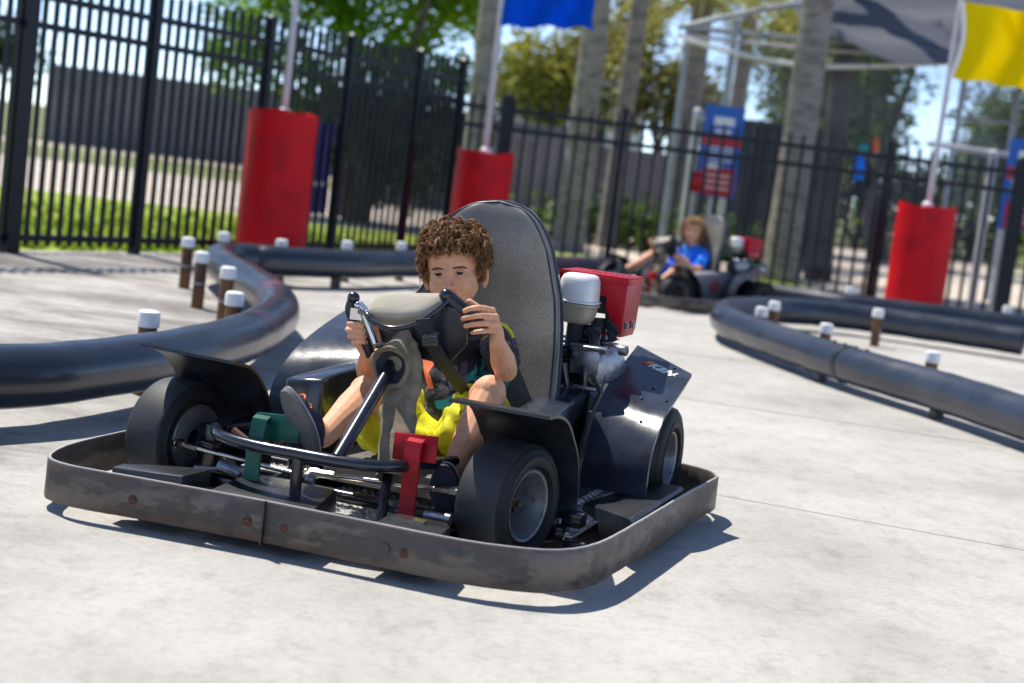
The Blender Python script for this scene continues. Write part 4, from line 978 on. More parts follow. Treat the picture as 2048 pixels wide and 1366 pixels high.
    # inner cheek plates joining the rear fenders to the frame
    MB().prism([(0.88, 0.06), (1.02, 0.06), (1.10, 0.30), (1.02, 0.335), (0.955, 0.29), (0.90, 0.20)], 0.392, 0.400, fn=lambda x, y, z: (z, x, y)).build('fender_bracket', 'black_plastic', K, smooth=False)
    # sticker: slanted colour bar and lettering on the rear fender
    def on(t, u, lift=0.0009):
        i = min(len(A)-2, int(t)); f = t-i; a = A[i].lerp(A[i+1], f); b = B[i].lerp(B[i+1], f); p = a.lerp(b, u)
        du = (b-a).normalized(); dt = ((A[i+1]-A[i]).lerp(B[i+1]-B[i], u)).normalized(); nn = du.cross(dt); nn = nn if nn.z > 0 else -nn
        return p, du, nn.normalized()
    p, du, nn = on(3.4, 0.52); du = (du+Vector((0, -0.10, 0))).normalized(); du = (du-nn*du.dot(nn)).normalized(); up_ = nn.cross(du)
    def SP(x, y, l=0.0012): return p+du*x+up_*y+nn*l
    def strip(name, pts, m, l=0.0012): 
        vs = [SP(x, y, l) for x, y in pts]; n_ = len(vs)
        vs += [SP(x, y, l-0.0010) for x, y in pts]
        MB().add(vs, [tuple(range(n_))]+[(k, (k+1) % n_, n_+(k+1) % n_, n_+k) for k in range(n_)]).build(name, m, rf, smooth=False)
    strip('sticker_bar', [(-0.052, 0.001), (-0.022, 0.001), (-0.014, 0.013), (-0.044, 0.013)], 'orange')
    strip('sticker_bar', [(-0.058, -0.012), (-0.030, -0.012), (-0.022, 0.0), (-0.050, 0.0)], 'red')
    strip('sticker_bar', [(-0.044, 0.0132), (-0.030, 0.0132), (-0.028, 0.0165), (-0.040, 0.0165)], 'orange')
    mw = Matrix(((du.x, up_.x+0.30*du.x, nn.x, 0), (du.y, up_.y+0.30*du.y, nn.y, 0), (du.z, up_.z+0.30*du.z, nn.z, 0), (0, 0, 0, 1)))
    mw = Matrix.Translation(SP(0.012, 0.0)) @ mw
    text_mesh('sticker_lettering', 'K&N', 0.040, 'white', rf, mw, 0.0006, 0.0012)
    strip('sticker_tail', [(0.040, 0.004), (0.056, 0.003), (0.058, -0.002), (0.044, -0.001)], 'white')
    for t, u in ((1.6, 0.72), (9.5, 0.62), (13.5, 0.55), (13.0, 0.9), (20.0, 0.7)):
        q, _, nq = on(t, u); MB().ell(q+nq*0.001, (0.0045, 0.0045, 0.003), nu=10, nv=6).build('screw_head', 'black_paint', rf)
    # ---- side cowls
    def cowl(sx, off):
        f = lambda x: off+sx*x
        ys = [(0.565, 0.302, 0.41, 0.312, 0.300), (0.60, 0.300, 0.405, 0.322, 0.306), (0.80, 0.292, 0.385, 0.334, 0.322), (1.025, 0.285, 0.362, 0.342, 0.333)]
        vs = []; fs = []
        for (y, xi, xo, zi, zo) in ys:
            vs += [(f(xi-0.012), y, 0.05), (f(xi), y, zi), (f(xo), y, zo), (f(xo-0.035), y-0.0, 0.05)]
        for i in range(len(ys)-1):
            for k in range(4): fs.append((4*i+k, 4*i+(k+1) % 4, 4*i+4+(k+1) % 4, 4*i+4+k))
        fs += [(0, 1, 2, 3), tuple(4*(len(ys)-1)+k for k in (3, 2, 1, 0))]
        return MB().add(vs, fs).build('side_cowl', 'fender', K, bevel=0.010, angle=60)
    cw = cowl(1, 0); cowl(-1, 0.10)
    # ---- seat
    ctl = [(0.18, 0.270), (0.28, 0.283), (0.343, 0.283), (0.447, 0.268), (0.50, 0.256), (0.572, 0.235), (0.646, 0.200), (0.70, 0.172), (0.741, 0.140), (0.768, 0.114), (0.787, 0.086), (0.800, 0.052), (0.807, 0.0)]
    def hwid(z): return float(np.interp(z, [c[0] for c in ctl], [c[1] for c in ctl]))
    zs = list(np.linspace(0.18, 0.70, 22))+[0.72, 0.74, 0.755, 0.768, 0.779, 0.788, 0.795, 0.800, 0.804, 0.8065]
    us = [-1, -0.985, -0.95, -0.88, -0.75, -0.55, -0.3, 0, 0.3, 0.55, 0.75, 0.88, 0.95, 0.985, 1]
    SX = 0.054
    def seat_y(z): return 0.855+0.30*(z-0.3)+0.10*max(0, z-0.6)**1.5
    def wL(z): return float(np.interp(z, [0.18, 0.40, 0.50, 0.554, 0.60, 0.66, 0.70, 0.741], [0.24, 0.22, 0.185, 0.155, 0.137, 0.134, 0.135, 0.140]))
    def front(u, z):
        w_ = max(min(hwid(z), wL(z)) if u < 0 else hwid(z), 0.004); T = 0.030; q = 1-abs(u)**7; top = min(1, (0.8075-z)/0.03)**0.5
        return (SX+u*w_, seat_y(z)-0.055*abs(u)**2.4*min(1, (0.82-z)/0.35)*1.0-T*(q**0.5)*0.5*(0.4+0.6*top)+0.0, z)
    def back(u, z):
        x, y, zz = front(u, z); q = 1-abs(u)**7; top = min(1, (0.8075-z)/0.03)**0.5
        return (x, y+0.010+0.062*(q**0.5)*(0.4+0.6*top), zz)
    rf_ = [[front(u, z) for u in us] for z in zs]; rb_ = [[back(u, z) for u in us] for z in zs]
    nr, nc = len(zs), len(us); vs = [p for r in rf_ for p in r]+[p for r in rb_ for p in r]; o_ = nr*nc; fs = []
    for i in range(nr-1):
        for j in range(nc-1):
            a, b, c, d = i*nc+j, i*nc+j+1, (i+1)*nc+j+1, (i+1)*nc+j; fs.append((a, b, c, d)); fs.append((o_+a, o_+d, o_+c, o_+b))
        for j in (0, nc-1):
            a, d = i*nc+j, (i+1)*nc+j; fs.append((a, d, o_+d, o_+a))
    for i in (0, nr-1):
        for j in range(nc-1): a, b = i*nc+j, i*nc+j+1; fs.append((a, b, o_+b, o_+a))
    sb = MB().add(vs, fs).build('seat_back', 'seat', K, angle=80)
    edge = [front(0.955, z) for z in zs[2:-3]]; edgeL = [front(-0.955, z) for z in zs[2:-3]]
    topa = [front(u, 0.8065-0.004*abs(u)) for u in (0.7, 0.3, 0, -0.3, -0.7)]
    MB().tube([tuple(Vector(p)+Vector((0, -0.001, 0))) for p in edge+topa+list(reversed(edgeL))], 0.0022, 8).build('piping', 'black_plastic', sb)
    shell = [[tuple(Vector(back(u, z))+Vector((0.0, 0.006, -0.002))) for u in us] for z in zs]
    MB().sheet(shell, -0.006).build('seat_shell', 'fender', sb, angle=80)
    cu = [(SX-0.20, 0.50), (SX+0.20, 0.50), (SX+0.225, 0.66), (SX+0.22, 0.86), (SX-0.22, 0.86), (SX-0.225, 0.66)]
    MB().prism(cu, 0.075, 0.135).build('seat_cushion', 'seat', K, bevel=0.015)
    # ---- steering
    ring = catmull([(-0.085, 0.475, 0.510), (-0.045, 0.435, 0.513), (-0.018, 0.420, 0.499), (0.018, 0.416, 0.490), (0.050, 0.416, 0.492), (0.091, 0.422, 0.508), (0.125, 0.438, 0.537), (0.150, 0.462, 0.570)], 8)
    sw = MB().tube(ring, 0.0072, 14).build('steering_wheel', 'tube_paint', K)
    poly = [(-0.046, 0.516), (-0.046, 0.526), (-0.038, 0.550), (-0.028, 0.562), (0.04, 0.570), (0.10, 0.578), (0.130, 0.582), (0.140, 0.575), (0.134, 0.560), (0.112, 0.538), (0.088, 0.523), (0.04, 0.513), (-0.01, 0.509), (-0.038, 0.510)]
    cx, cz = 0.05, 0.540; rows = []
    for q in (1.0, 0.985, 0.94, 0.80, 0.5, 0.02):
        h_ = 0.012*math.sqrt(max(0, 1-q**6))
        rows.append([(cx+(x-cx)*q, 0.425+(cz+(z-cz)*q-0.50)*0.95-h_*0.55, cz+(z-cz)*q+h_*0.75) for x, z in poly+poly[:1]])
    rows = [[(x, 0.425+((z-0.50))*0.95-0.018, z) if False else (x, y, z) for x, y, z in r] for r in rows]
    under = [[(x, y+0.022, z-0.020) for x, y, z in r] for r in [rows[0]]]
    under2 = [[(cx+(x-cx)*0.02, 0.46, cz-0.012) for x, y, z in rows[0]]]
    MB().grid(under2+under+rows).build('crash_pad', 'vinyl_beige', sw, angle=60)
    def plate_y(z): return 0.500-0.25*(z-0.48)
    pp = [(-0.035, 0.497), (0.0, 0.485), (0.04, 0.480), (0.09, 0.498), (0.148, 0.560), (0.178, 0.555), (0.203, 0.530), (0.203, 0.472), (0.165, 0.425), (0.120, 0.415), (0.04, 0.42), (-0.02, 0.445)]
    MB().prism(pp, 0.0, 0.014, fn=lambda x, y, z: (x, plate_y(y)+z-0.02, y)).build('column_plate', 'black_plastic', sw, bevel=0.003)
    gl = MB().tube(catmull([(-0.098, 0.472, 0.541), (-0.104, 0.470, 0.515), (-0.092, 0.472, 0.488), (-0.070, 0.476, 0.458), (-0.050, 0.482, 0.425), (-0.042, 0.488, 0.405)], 6), 0.0125, 14).build('grip', 'black_plastic', sw)
    MB().ell((-0.098, 0.470, 0.542), (0.0155, 0.0155, 0.0150)).build('grip_ball', 'tube_paint', gl)
    gr = MB().tube(catmull([(0.145, 0.470, 0.581), (0.168, 0.476, 0.566), (0.195, 0.484, 0.547), (0.225, 0.488, 0.525), (0.250, 0.490, 0.500)], 6), 0.0170, 16).build('grip', 'black_plastic', sw)
    MB().ell((0.143, 0.468, 0.583), (0.0175, 0.0175, 0.0165)).build('grip_ball', 'tube_paint', gr)
    br = MB(); br.box((-0.082, 0.462, 0.505), (0.03, 0.010, 0.028), 0.4); br.tube([(-0.075, 0.46, 0.53), (-0.045, 0.445, 0.515)], 0.008, 10); br.ell((-0.078, 0.455, 0.527), (0.009, 0.008, 0.009))
    br.tube([(-0.062, 0.458, 0.51), (-0.028, 0.470, 0.44)], 0.009, 10)
    MB().tube([(0.14, 0.47, 0.555), (0.19, 0.492, 0.505)], 0.010, 10).build('grip_bracket', 'tube_paint', sw)
    br.build('grip_bracket', 'chrome', sw)
    # canvas cover: gathered hood round the strut and long sleeve down the column
    r_ = random.Random(4); rows = []; seg = 36
    ax_ = [((0.050, 0.470, 0.470), 0.018), ((0.050, 0.468, 0.455), 0.034), ((0.052, 0.466, 0.430), 0.043), ((0.056, 0.462, 0.400), 0.047), ((0.064, 0.452, 0.365), 0.046), ((0.070, 0.434, 0.335), 0.043), ((0.078, 0.405, 0.300), 0.043),
           ((0.095, 0.375, 0.265), 0.042), ((0.110, 0.345, 0.235), 0.041), ((0.122, 0.315, 0.20), 0.040), ((0.130, 0.29, 0.16), 0.038)]
    cc = catmull([a for a, _ in ax_], 5); rr_ = np.interp(np.linspace(0, len(ax_)-1, len(cc)), range(len(ax_)), [b for _, b in ax_])
    for i, (p, r) in enumerate(zip(cc, rr_)):
        t = (cc[min(i+1, len(cc)-1)]-cc[max(i-1, 0)]).normalized(); u = Vector((1, 0, 0)); u = (u-t*u.dot(t)).normalized(); v_ = t.cross(u)
        row = []
        for k in range(seg+1):
            a = 2*math.pi*(k % seg)/seg
            q = r*(1+0.05*math.sin(3*a+i*0.05)+0.03*math.sin(7*a-i*0.12)+0.05*math.sin(i*0.62+1.5*math.sin(a))+0.02*math.sin(i*1.3+2*math.cos(a)))
            row.append(tuple(p+u*math.cos(a)*q+v_*math.sin(a)*q*0.8))
        rows.append(row)
    cv = MB().grid(rows).build('column_cover', 'canvas', K, angle=80)
    hood = []
    for k in range(41):
        a = 2*math.pi*k/40; rx, rz_ = 0.045+0.004*math.sin(3*a), 0.046+0.004*math.sin(2*a+1)
        hood.append((0.048+rx*math.cos(a)-0.01*math.sin(a), 0.404+0.010*math.sin(a), 0.398+rz_*math.sin(a)))
    MB().tube(hood[:-1], [0.0062*(1+0.12*math.sin(k*1.1)) for k in range(40)], 10, closed=True).build('hood_rim', 'canvas', cv)
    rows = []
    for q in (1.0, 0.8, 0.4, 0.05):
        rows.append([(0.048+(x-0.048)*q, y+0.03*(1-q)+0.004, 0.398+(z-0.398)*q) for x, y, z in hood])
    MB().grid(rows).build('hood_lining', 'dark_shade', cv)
    rows = []
    for j, q in enumerate((0, 0.25, 0.5, 0.75, 1.0)):
        row = []
        for i in range(17):
            a = math.pi*i/16; x = 0.046+(0.050-0.022*q)*math.cos(a)+0.008*q; z = 0.398+(0.050+0.030*q)*math.sin(a)+0.012*q; y = 0.404+0.062*q-0.008*math.sin(a)+0.002*math.sin(i*1.3+j)
            row.append((x, y, z))
        rows.append(row)
    MB().sheet(rows, 0.004).build('hood_flap', 'canvas', cv, angle=80)
    # straps with buckle
    def ribbon(name, pts, wd, m, parent, wdir=(1, 0, 0), th=0.003):
        C = catmull(pts, 8); W_ = Vector(wdir).normalized()
        return MB().sheet([[tuple(p-W_*wd/2), tuple(p), tuple(p+W_*wd/2)] for p in C], th).build(name, m, parent, angle=60)
    s1 = ribbon('strap', [(0.112, 0.415, 0.524), (0.118, 0.425, 0.500), (0.130, 0.450, 0.462), (0.145, 0.50, 0.415), (0.158, 0.60, 0.350), (0.165, 0.66, 0.32)], 0.036, 'strap', K, (1, 0.1, 0.22))
    bk = MB(); bk.box((0.128, 0.438, 0.478), (0.040, 0.012, 0.036), Matrix.Rotation(R_(-12), 3, 'Y')); 
    for k in range(3): bk.box((0.130+0.003*k, 0.430, 0.466+0.012*k), (0.036, 0.008, 0.005), Matrix.Rotation(R_(-14), 3, 'Y'))
    bk.build('buckle', 'tube_paint', s1, bevel=0.002)
    # ---- engine
    eg = MB(); eg.box((0.335, 1.14, 0.235), (0.13, 0.20, 0.30)); eg.box((0.30, 1.10, 0.36), (0.09, 0.12, 0.10)); eg.box((0.30, 1.18, 0.44), (0.10, 0.12, 0.12))
    for k in range(7): eg.box((0.315, 1.14, 0.385+0.013*k), (0.125, 0.16, 0.005))
    e1 = eg.build('engine_block', 'black_paint', K, bevel=0.004)
    al = MB()
    al.lathe([(0.0001, -0.035), (0.045, -0.035), (0.062, -0.02), (0.066, 0.01), (0.060, 0.022), (0.030, 0.030), (0.0001, 0.032)], (0.385, 1.08, 0.395), axis='X', seg=30, rot=Matrix.Rotation(R_(-25), 3, 'Z'))
    al.box((0.345, 1.035, 0.415), (0.075, 0.05, 0.075)); al.tube([(0.30, 1.02, 0.445), (0.40, 1.02, 0.45)], 0.012, 12)
    al.tube([(0.33, 0.985, 0.345), (0.395, 0.985, 0.345)], 0.0065, 8); al.tube([(0.345, 0.985, 0.452), (0.41, 0.985, 0.455)], 0.0065, 8)
    al.lathe([(0.010, -0.012), (0.014, -0.012), (0.014, 0.012), (0.010, 0.012)], (0.435, 1.06, 0.452), axis='X', seg=14)
    al.build('crankcase_cover', 'alu', e1, bevel=0.003)
    cb = MB(); cb.lathe([(0.013, -0.01), (0.020, -0.01), (0.021, 0.012), (0.013, 0.012)], (0.298, 1.00, 0.430), axis='Y', seg=18); cb.tube([(0.29, 1.0, 0.40), (0.31, 1.0, 0.33), (0.33, 1.02, 0.29)], 0.012, 10); cb.tube([(0.35, 1.0, 0.40), (0.36, 0.99, 0.36), (0.352, 1.0, 0.33)], 0.008, 8)
    cb.build('carburettor', 'tube_paint', e1)
    # red heat shield: top plate, front wall with tall leg, side wall, lip
    y0, y1 = 1.12, 1.275
    sh_ = MB()
    sh_.box((0.310, (y0+y1)/2, 0.639), (0.196, y1-y0+0.008, 0.006))
    sh_.prism([(0.214, 0.585), (0.352, 0.585), (0.358, 0.545), (0.392, 0.497), (0.408, 0.484), (0.4085, 0.636), (0.214, 0.636)], y0-0.003, y0+0.001, fn=lambda x, y, z: (x, z, y))
    sh_.prism([(y0+0.001, 0.482), (y1-0.035, 0.480), (y1-0.018, 0.50), (y1, 0.636), (y0+0.001, 0.636)], 0.404, 0.408, fn=lambda x, y, z: (z, x, y))
    sh_.box((0.376, y0+0.05, 0.481), (0.060, 0.10, 0.004))
    sh_.box((0.313, y0-0.005, 0.629), (0.198, 0.006, 0.016)); sh_.box((0.411, (y0+y1)/2, 0.630), (0.004, y1-y0, 0.014)); sh_.box((0.357, y0-0.004, 0.590), (0.003, 0.004, 0.070)); sh_.box((0.330, y0-0.004, 0.588), (0.05, 0.004, 0.004))
    shd = sh_.build('heat_shield', 'red', K, bevel=0.0012)
    MB().box((0.305, y0-0.0035, 0.606), (0.062, 0.003, 0.008), Matrix.Rotation(R_(1), 3, 'Y')).build('slot', 'black_paint', shd, smooth=False)
    for yy, zz in ((y0+0.028, 0.510), (y0+0.088, 0.510)):
        MB().lathe([(0.0001, 0.008), (0.009, 0.008), (0.0095, 0.004), (0.013, 0.003), (0.013, 0.0)], (0.408, yy, zz), axis='X', seg=6).build('shield_bolt', 'alu', shd)
    mk = MB()
    for k in range(7): mk.box((0.285+0.017*k, 1.20, 0.6425), (0.010, 0.018, 0.001), 0.2)
    mk.build('stamped_marks', 'mark_dark', shd, smooth=False)
    mf = MB(); mf.lathe([(0.0001, -0.06), (0.03, -0.06), (0.036, -0.05), (0.036, 0.06), (0.0001, 0.06)], (0.345, 1.20, 0.585), axis='X', seg=20)
    mf.tube([(0.35, 1.16, 0.56), (0.37, 1.14, 0.50), (0.385, 1.12, 0.47)], 0.013, 10); mf.box((0.335, 1.15, 0.56), (0.05, 0.03, 0.05)); mf.tube([(0.33, 1.15, 0.52), (0.34, 1.14, 0.44)], 0.022, 12)
    mf.tube([(0.365, 1.13, 0.52), (0.39, 1.125, 0.505), (0.40, 1.13, 0.49)], 0.012, 8)
    mf.build('muffler', 'dark_shade', e1)
    # air cleaner: rounded loft
    def loft(levels, cx, cy, name, m, parent):
        rows = []
        for (z, hx, hy, e) in levels:
            row = []
            for k in range(33):
                a = 2*math.pi*(k % 32)/32; c_, s_ = math.cos(a), math.sin(a)
                row.append((cx+hx*math.copysign(abs(c_)**e, c_), cy+hy*math.copysign(abs(s_)**e, s_), z))
            rows.append(row)
        return MB().grid(rows).build(name, m, parent, angle=45)
    tk = loft([(0.639, 0.001, 0.001, 0.5), (0.639, 0.034, 0.036, 0.5), (0.635, 0.042, 0.046, 0.5), (0.622, 0.048, 0.052, 0.5), (0.60, 0.0500, 0.055, 0.5), (0.570, 0.0510, 0.056, 0.5), (0.567, 0.056, 0.061, 0.5), (0.563, 0.056, 0.061, 0.5), (0.560, 0.05, 0.05, 0.6)], 0.288, 1.075, 'air_cleaner', 'white_plastic', K)
    loft([(0.560, 0.054, 0.057, 0.5), (0.553, 0.055, 0.058, 0.5), (0.549, 0.050, 0.053, 0.5), (0.53, 0.048, 0.050, 0.5), (0.515, 0.043, 0.045, 0.6), (0.506, 0.034, 0.036, 0.7), (0.503, 0.002, 0.002, 1)], 0.288, 1.075, 'air_cleaner_base', 'beige_plastic', tk)
    MB().lathe([(0.022, 0.44), (0.022, 0.505)], (0.288, 1.075, 0), seg=18).build('intake_neck', 'dark_shade', tk)
    hs_ = MB(); hs_.tube(catmull([(0.33, 1.06, 0.49), (0.352, 1.05, 0.475), (0.358, 1.045, 0.44), (0.35, 1.04, 0.41)], 6), [0.014+0.0012*(k % 2) for k in range(19)], 14)
    hs_.build('hose', 'black_plastic', e1)
    return K, cw

kart, cowl_r = make_kart((KX, KY), KA, 'grey-bumpered black go-kart in the foreground with the red engine shield, steered by the curly-haired boy')
kart2 = copy_tree(kart)
kart2.location = (0.67, 11.62, 0); kart2.rotation_euler = (0, 0, R_(36-90)); kart2.scale = (0.87, 0.87, 0.87)
kart2['label'] = 'smaller distant go-kart facing left behind the pipes, driven by the child in blue'
for ch in [o for o in bpy.data.objects if o.parent == kart2 and o.name.startswith('side_cowl')]:
    ch.data = ch.data.copy(); ch.data.materials.clear(); ch.data.materials.append(M['cowl_grey']); ch['label'] = 'silver-grey side cowl'
em = MB(); em.lathe([(0.052, -0.001), (0.052, 0.002), (0.040, 0.002), (0.040, -0.001)], (0.388, 0.80, 0.215), axis='X', seg=28, rot=None)
em_o = em.build('emblem', 'sign_red', kart2)
MB().box((0.389, 0.80, 0.215), (0.004, 0.022, 0.055), None).build('emblem_figure', 'sign_red', em_o, smooth=False)
def kw(p):  # kart-local -> world
    return Vector((KX, KY, 0))+Matrix.Rotation(KA, 3, 'Z') @ Vector(p)

# ================================================================== PEOPLE
from mathutils.bvhtree import BVHTree
def xf(mb, T):
    mb.v = [tuple(T @ Vector(p)) for p in mb.v]; return mb
def merge(a, b): a.add(b.v, b.f); return a
def remesh(mb, voxel, name, smooth_it=3):
    me = mb.mesh(name+'_raw', smooth=False)
    o = bpy.data.objects.new(name+'_tmp', me); COL.objects.link(o)
    m = o.modifiers.new('r', 'REMESH'); m.mode = 'VOXEL'; m.voxel_size = voxel; m.use_smooth_shade = True
    s = o.modifiers.new('s', 'SMOOTH'); s.factor = 0.5; s.iterations = smooth_it
    dg = bpy.context.evaluated_depsgraph_get(); dg.update()
    out = bpy.data.meshes.new_from_object(o.evaluated_get(dg)); bpy.data.objects.remove(o)
    out.name = name; out.shade_smooth(); return out
def head_parts():
    """child's head in head frame: -y is the face, origin midway between chin and crown"""
    h = MB()
    h.ell((0, 0.012, 0.028), (0.0725, 0.088, 0.077), nu=36, nv=26)
    h.ell((0, -0.022, -0.020), (0.0635, 0.058, 0.062), nu=30, nv=22)
    h.ell((0, -0.034, -0.055), (0.047, 0.043, 0.046), nu=26, nv=18)
    h.ell((0, -0.062, -0.088), (0.021, 0.016, 0.016))
    for s in (-1, 1):
        h.ell((s*0.031, -0.049, -0.034), (0.028, 0.024, 0.028))
        h.capsule([(s*0.046, -0.012, -0.045), (s*0.026, -0.040, -0.080)], [0.018, 0.015])
        h.ell((s*0.0105, -0.0860, -0.0335), (0.0075, 0.0085, 0.0066))
        # ears
        R3 = Matrix.Rotation(s*R_(34), 3, 'Z') @ Matrix.Rotation(R_(12), 3, 'X')
        h.ell((s*0.0785, 0.012, -0.017), (0.0062, 0.0185, 0.030), rot=R3, nu=16, nv=12)
        h.ell((s*0.0755, 0.006, -0.041), (0.0065, 0.009, 0.010), nu=12, nv=8)
    h.capsule([(0, -0.0765, 0.016), (0, -0.0815, 0.002), (0, -0.0905, -0.018), (0, -0.0975, -0.030)], [0.0085, 0.0078, 0.0080, 0.0096])
    h.ell((0, -0.075, -0.056), (0.019, 0.010, 0.012))
    h.capsule([(-0.017, -0.0770, -0.0575), (0, -0.0845, -0.0555), (0.017, -0.0770, -0.0575)], [0.0030, 0.0045, 0.0030])
    h.capsule([(-0.014, -0.0765, -0.0645), (0, -0.0835, -0.0655), (0.014, -0.0765, -0.0645)], [0.0035, 0.0055, 0.0035])
    return h
def socket(me, T, depth=0.0115):
    Ti = T.inverted()
    for v in me.vertices:
        p = Ti @ v.co
        if p.y < -0.03 and abs(p.z) < 0.05:
            for s in (-1, 1):
                g = math.exp(-(((p.x-s*0.0285)/0.0150)**2+((p.z+0.001)/0.0095)**2))
                p.y += depth*g
            v.co = T @ p
def face_bits(body, T, iris='iris', eye_open=0.30, brow='brow'):
    bvh = BVHTree.FromPolygons([v.co.copy() for v in body.data.vertices], [tuple(p.vertices) for p in body.data.polygons])
    def proj(x, z, off=0.0):
        o = T @ Vector((x, -0.2, z)); d = (T.to_3x3() @ Vector((0, 1, 0))).normalized()
        hit = bvh.ray_cast(o, d)
        return (hit[0]-d*off) if hit[0] else o
    for s in (-1, 1):
        c = Vector((s*0.0285, -0.0575, -0.001)); r = 0.0122
        eb = MB().ell(c, (r, r, r), nu=28, nv=20); xf(eb, T); e = eb.build('eye', 'eye_white', body)
        look = Vector((0.12, -1, 0.02)).normalized(); la = look.orthogonal().normalized(); lb = look.cross(la)
        ib = MB().grid([[tuple(c+(look*math.cos(R_(g))+(la*math.cos(2*math.pi*k/24)+lb*math.sin(2*math.pi*k/24))*math.sin(R_(g)))*r*1.02) for k in range(25)] for g in (1, 10, 20, 30, 36)]); xf(ib, T); ib.build('iris', iris, e)
        # lids: patches of a slightly larger sphere leaving an almond slit
        R2 = r*1.10; rows_u = []; rows_l = []; up_line = []
        for i in range(25):
            az = R_(-72+6*i); w_ = math.cos(az/R_(78)*math.pi/2); op_u = R_(-1)+R_(19)*max(0, w_)**0.75*eye_open*2.7; op_l = R_(-4)-R_(13)*max(0, w_)**0.8*eye_open*2.5
            ru = []; rl = []
            for j in range(9):
                eu = op_u+(R_(88)-op_u)*j/8; el = op_l+(R_(-80)-op_l)*j/8
                for e_, arr in ((eu, ru), (el, rl)):
                    arr.append(c+Vector((math.sin(az)*math.cos(e_), -math.cos(az)*math.cos(e_), math.sin(e_)))*R2)
            rows_u.append(ru); rows_l.append(rl); up_line.append(c+Vector((math.sin(az)*math.cos(op_u), -math.cos(az)*math.cos(op_u), math.sin(op_u)))*(R2*1.015))
        lid = MB(); lid.sheet([[tuple(q) for q in r_] for r_ in rows_u], 0.0008); lid.sheet([[tuple(q) for q in r_] for r_ in rows_l], 0.0008)
        xf(lid, T); lid.build('eyelid', 'skin', body, angle=70)
        ls = MB().tube([tuple(p) for p in up_line[2:-2]], [0.0003+0.00085*math.sin(math.pi*(k+0.5)/21) for k in range(21)], 6); xf(ls, T); ls.build('eyelashes', 'lash', body)
        bl = [proj(s*x, z, 0.0006) for x, z in ((0.0125, 0.0132), (0.021, 0.0146), (0.030, 0.0150), (0.038, 0.0138), (0.0460, 0.0100))]
        MB().tube([tuple(p) for p in catmull(bl, 5)], [0.0010+0.0017*math.sin(math.pi*(k+1)/23)**0.7 for k in range(21)], 8).build('eyebrow', brow, body)
    for zz, rr, nm in ((-0.0570, 0.0026, 'lip'), (-0.0640, 0.0032, 'lip')):
        L = [proj(x, zz+(0.0012 if abs(x) < 0.006 else 0)-abs(x)*0.04, -rr*0.45) for x in np.linspace(-0.0165, 0.0165, 13)]
        MB().tube([tuple(p) for p in L], [rr*max(0.25, math.sin(math.pi*(k+0.6)/13.2)) for k in range(13)], 8).build(nm, 'lip', body)
    return proj
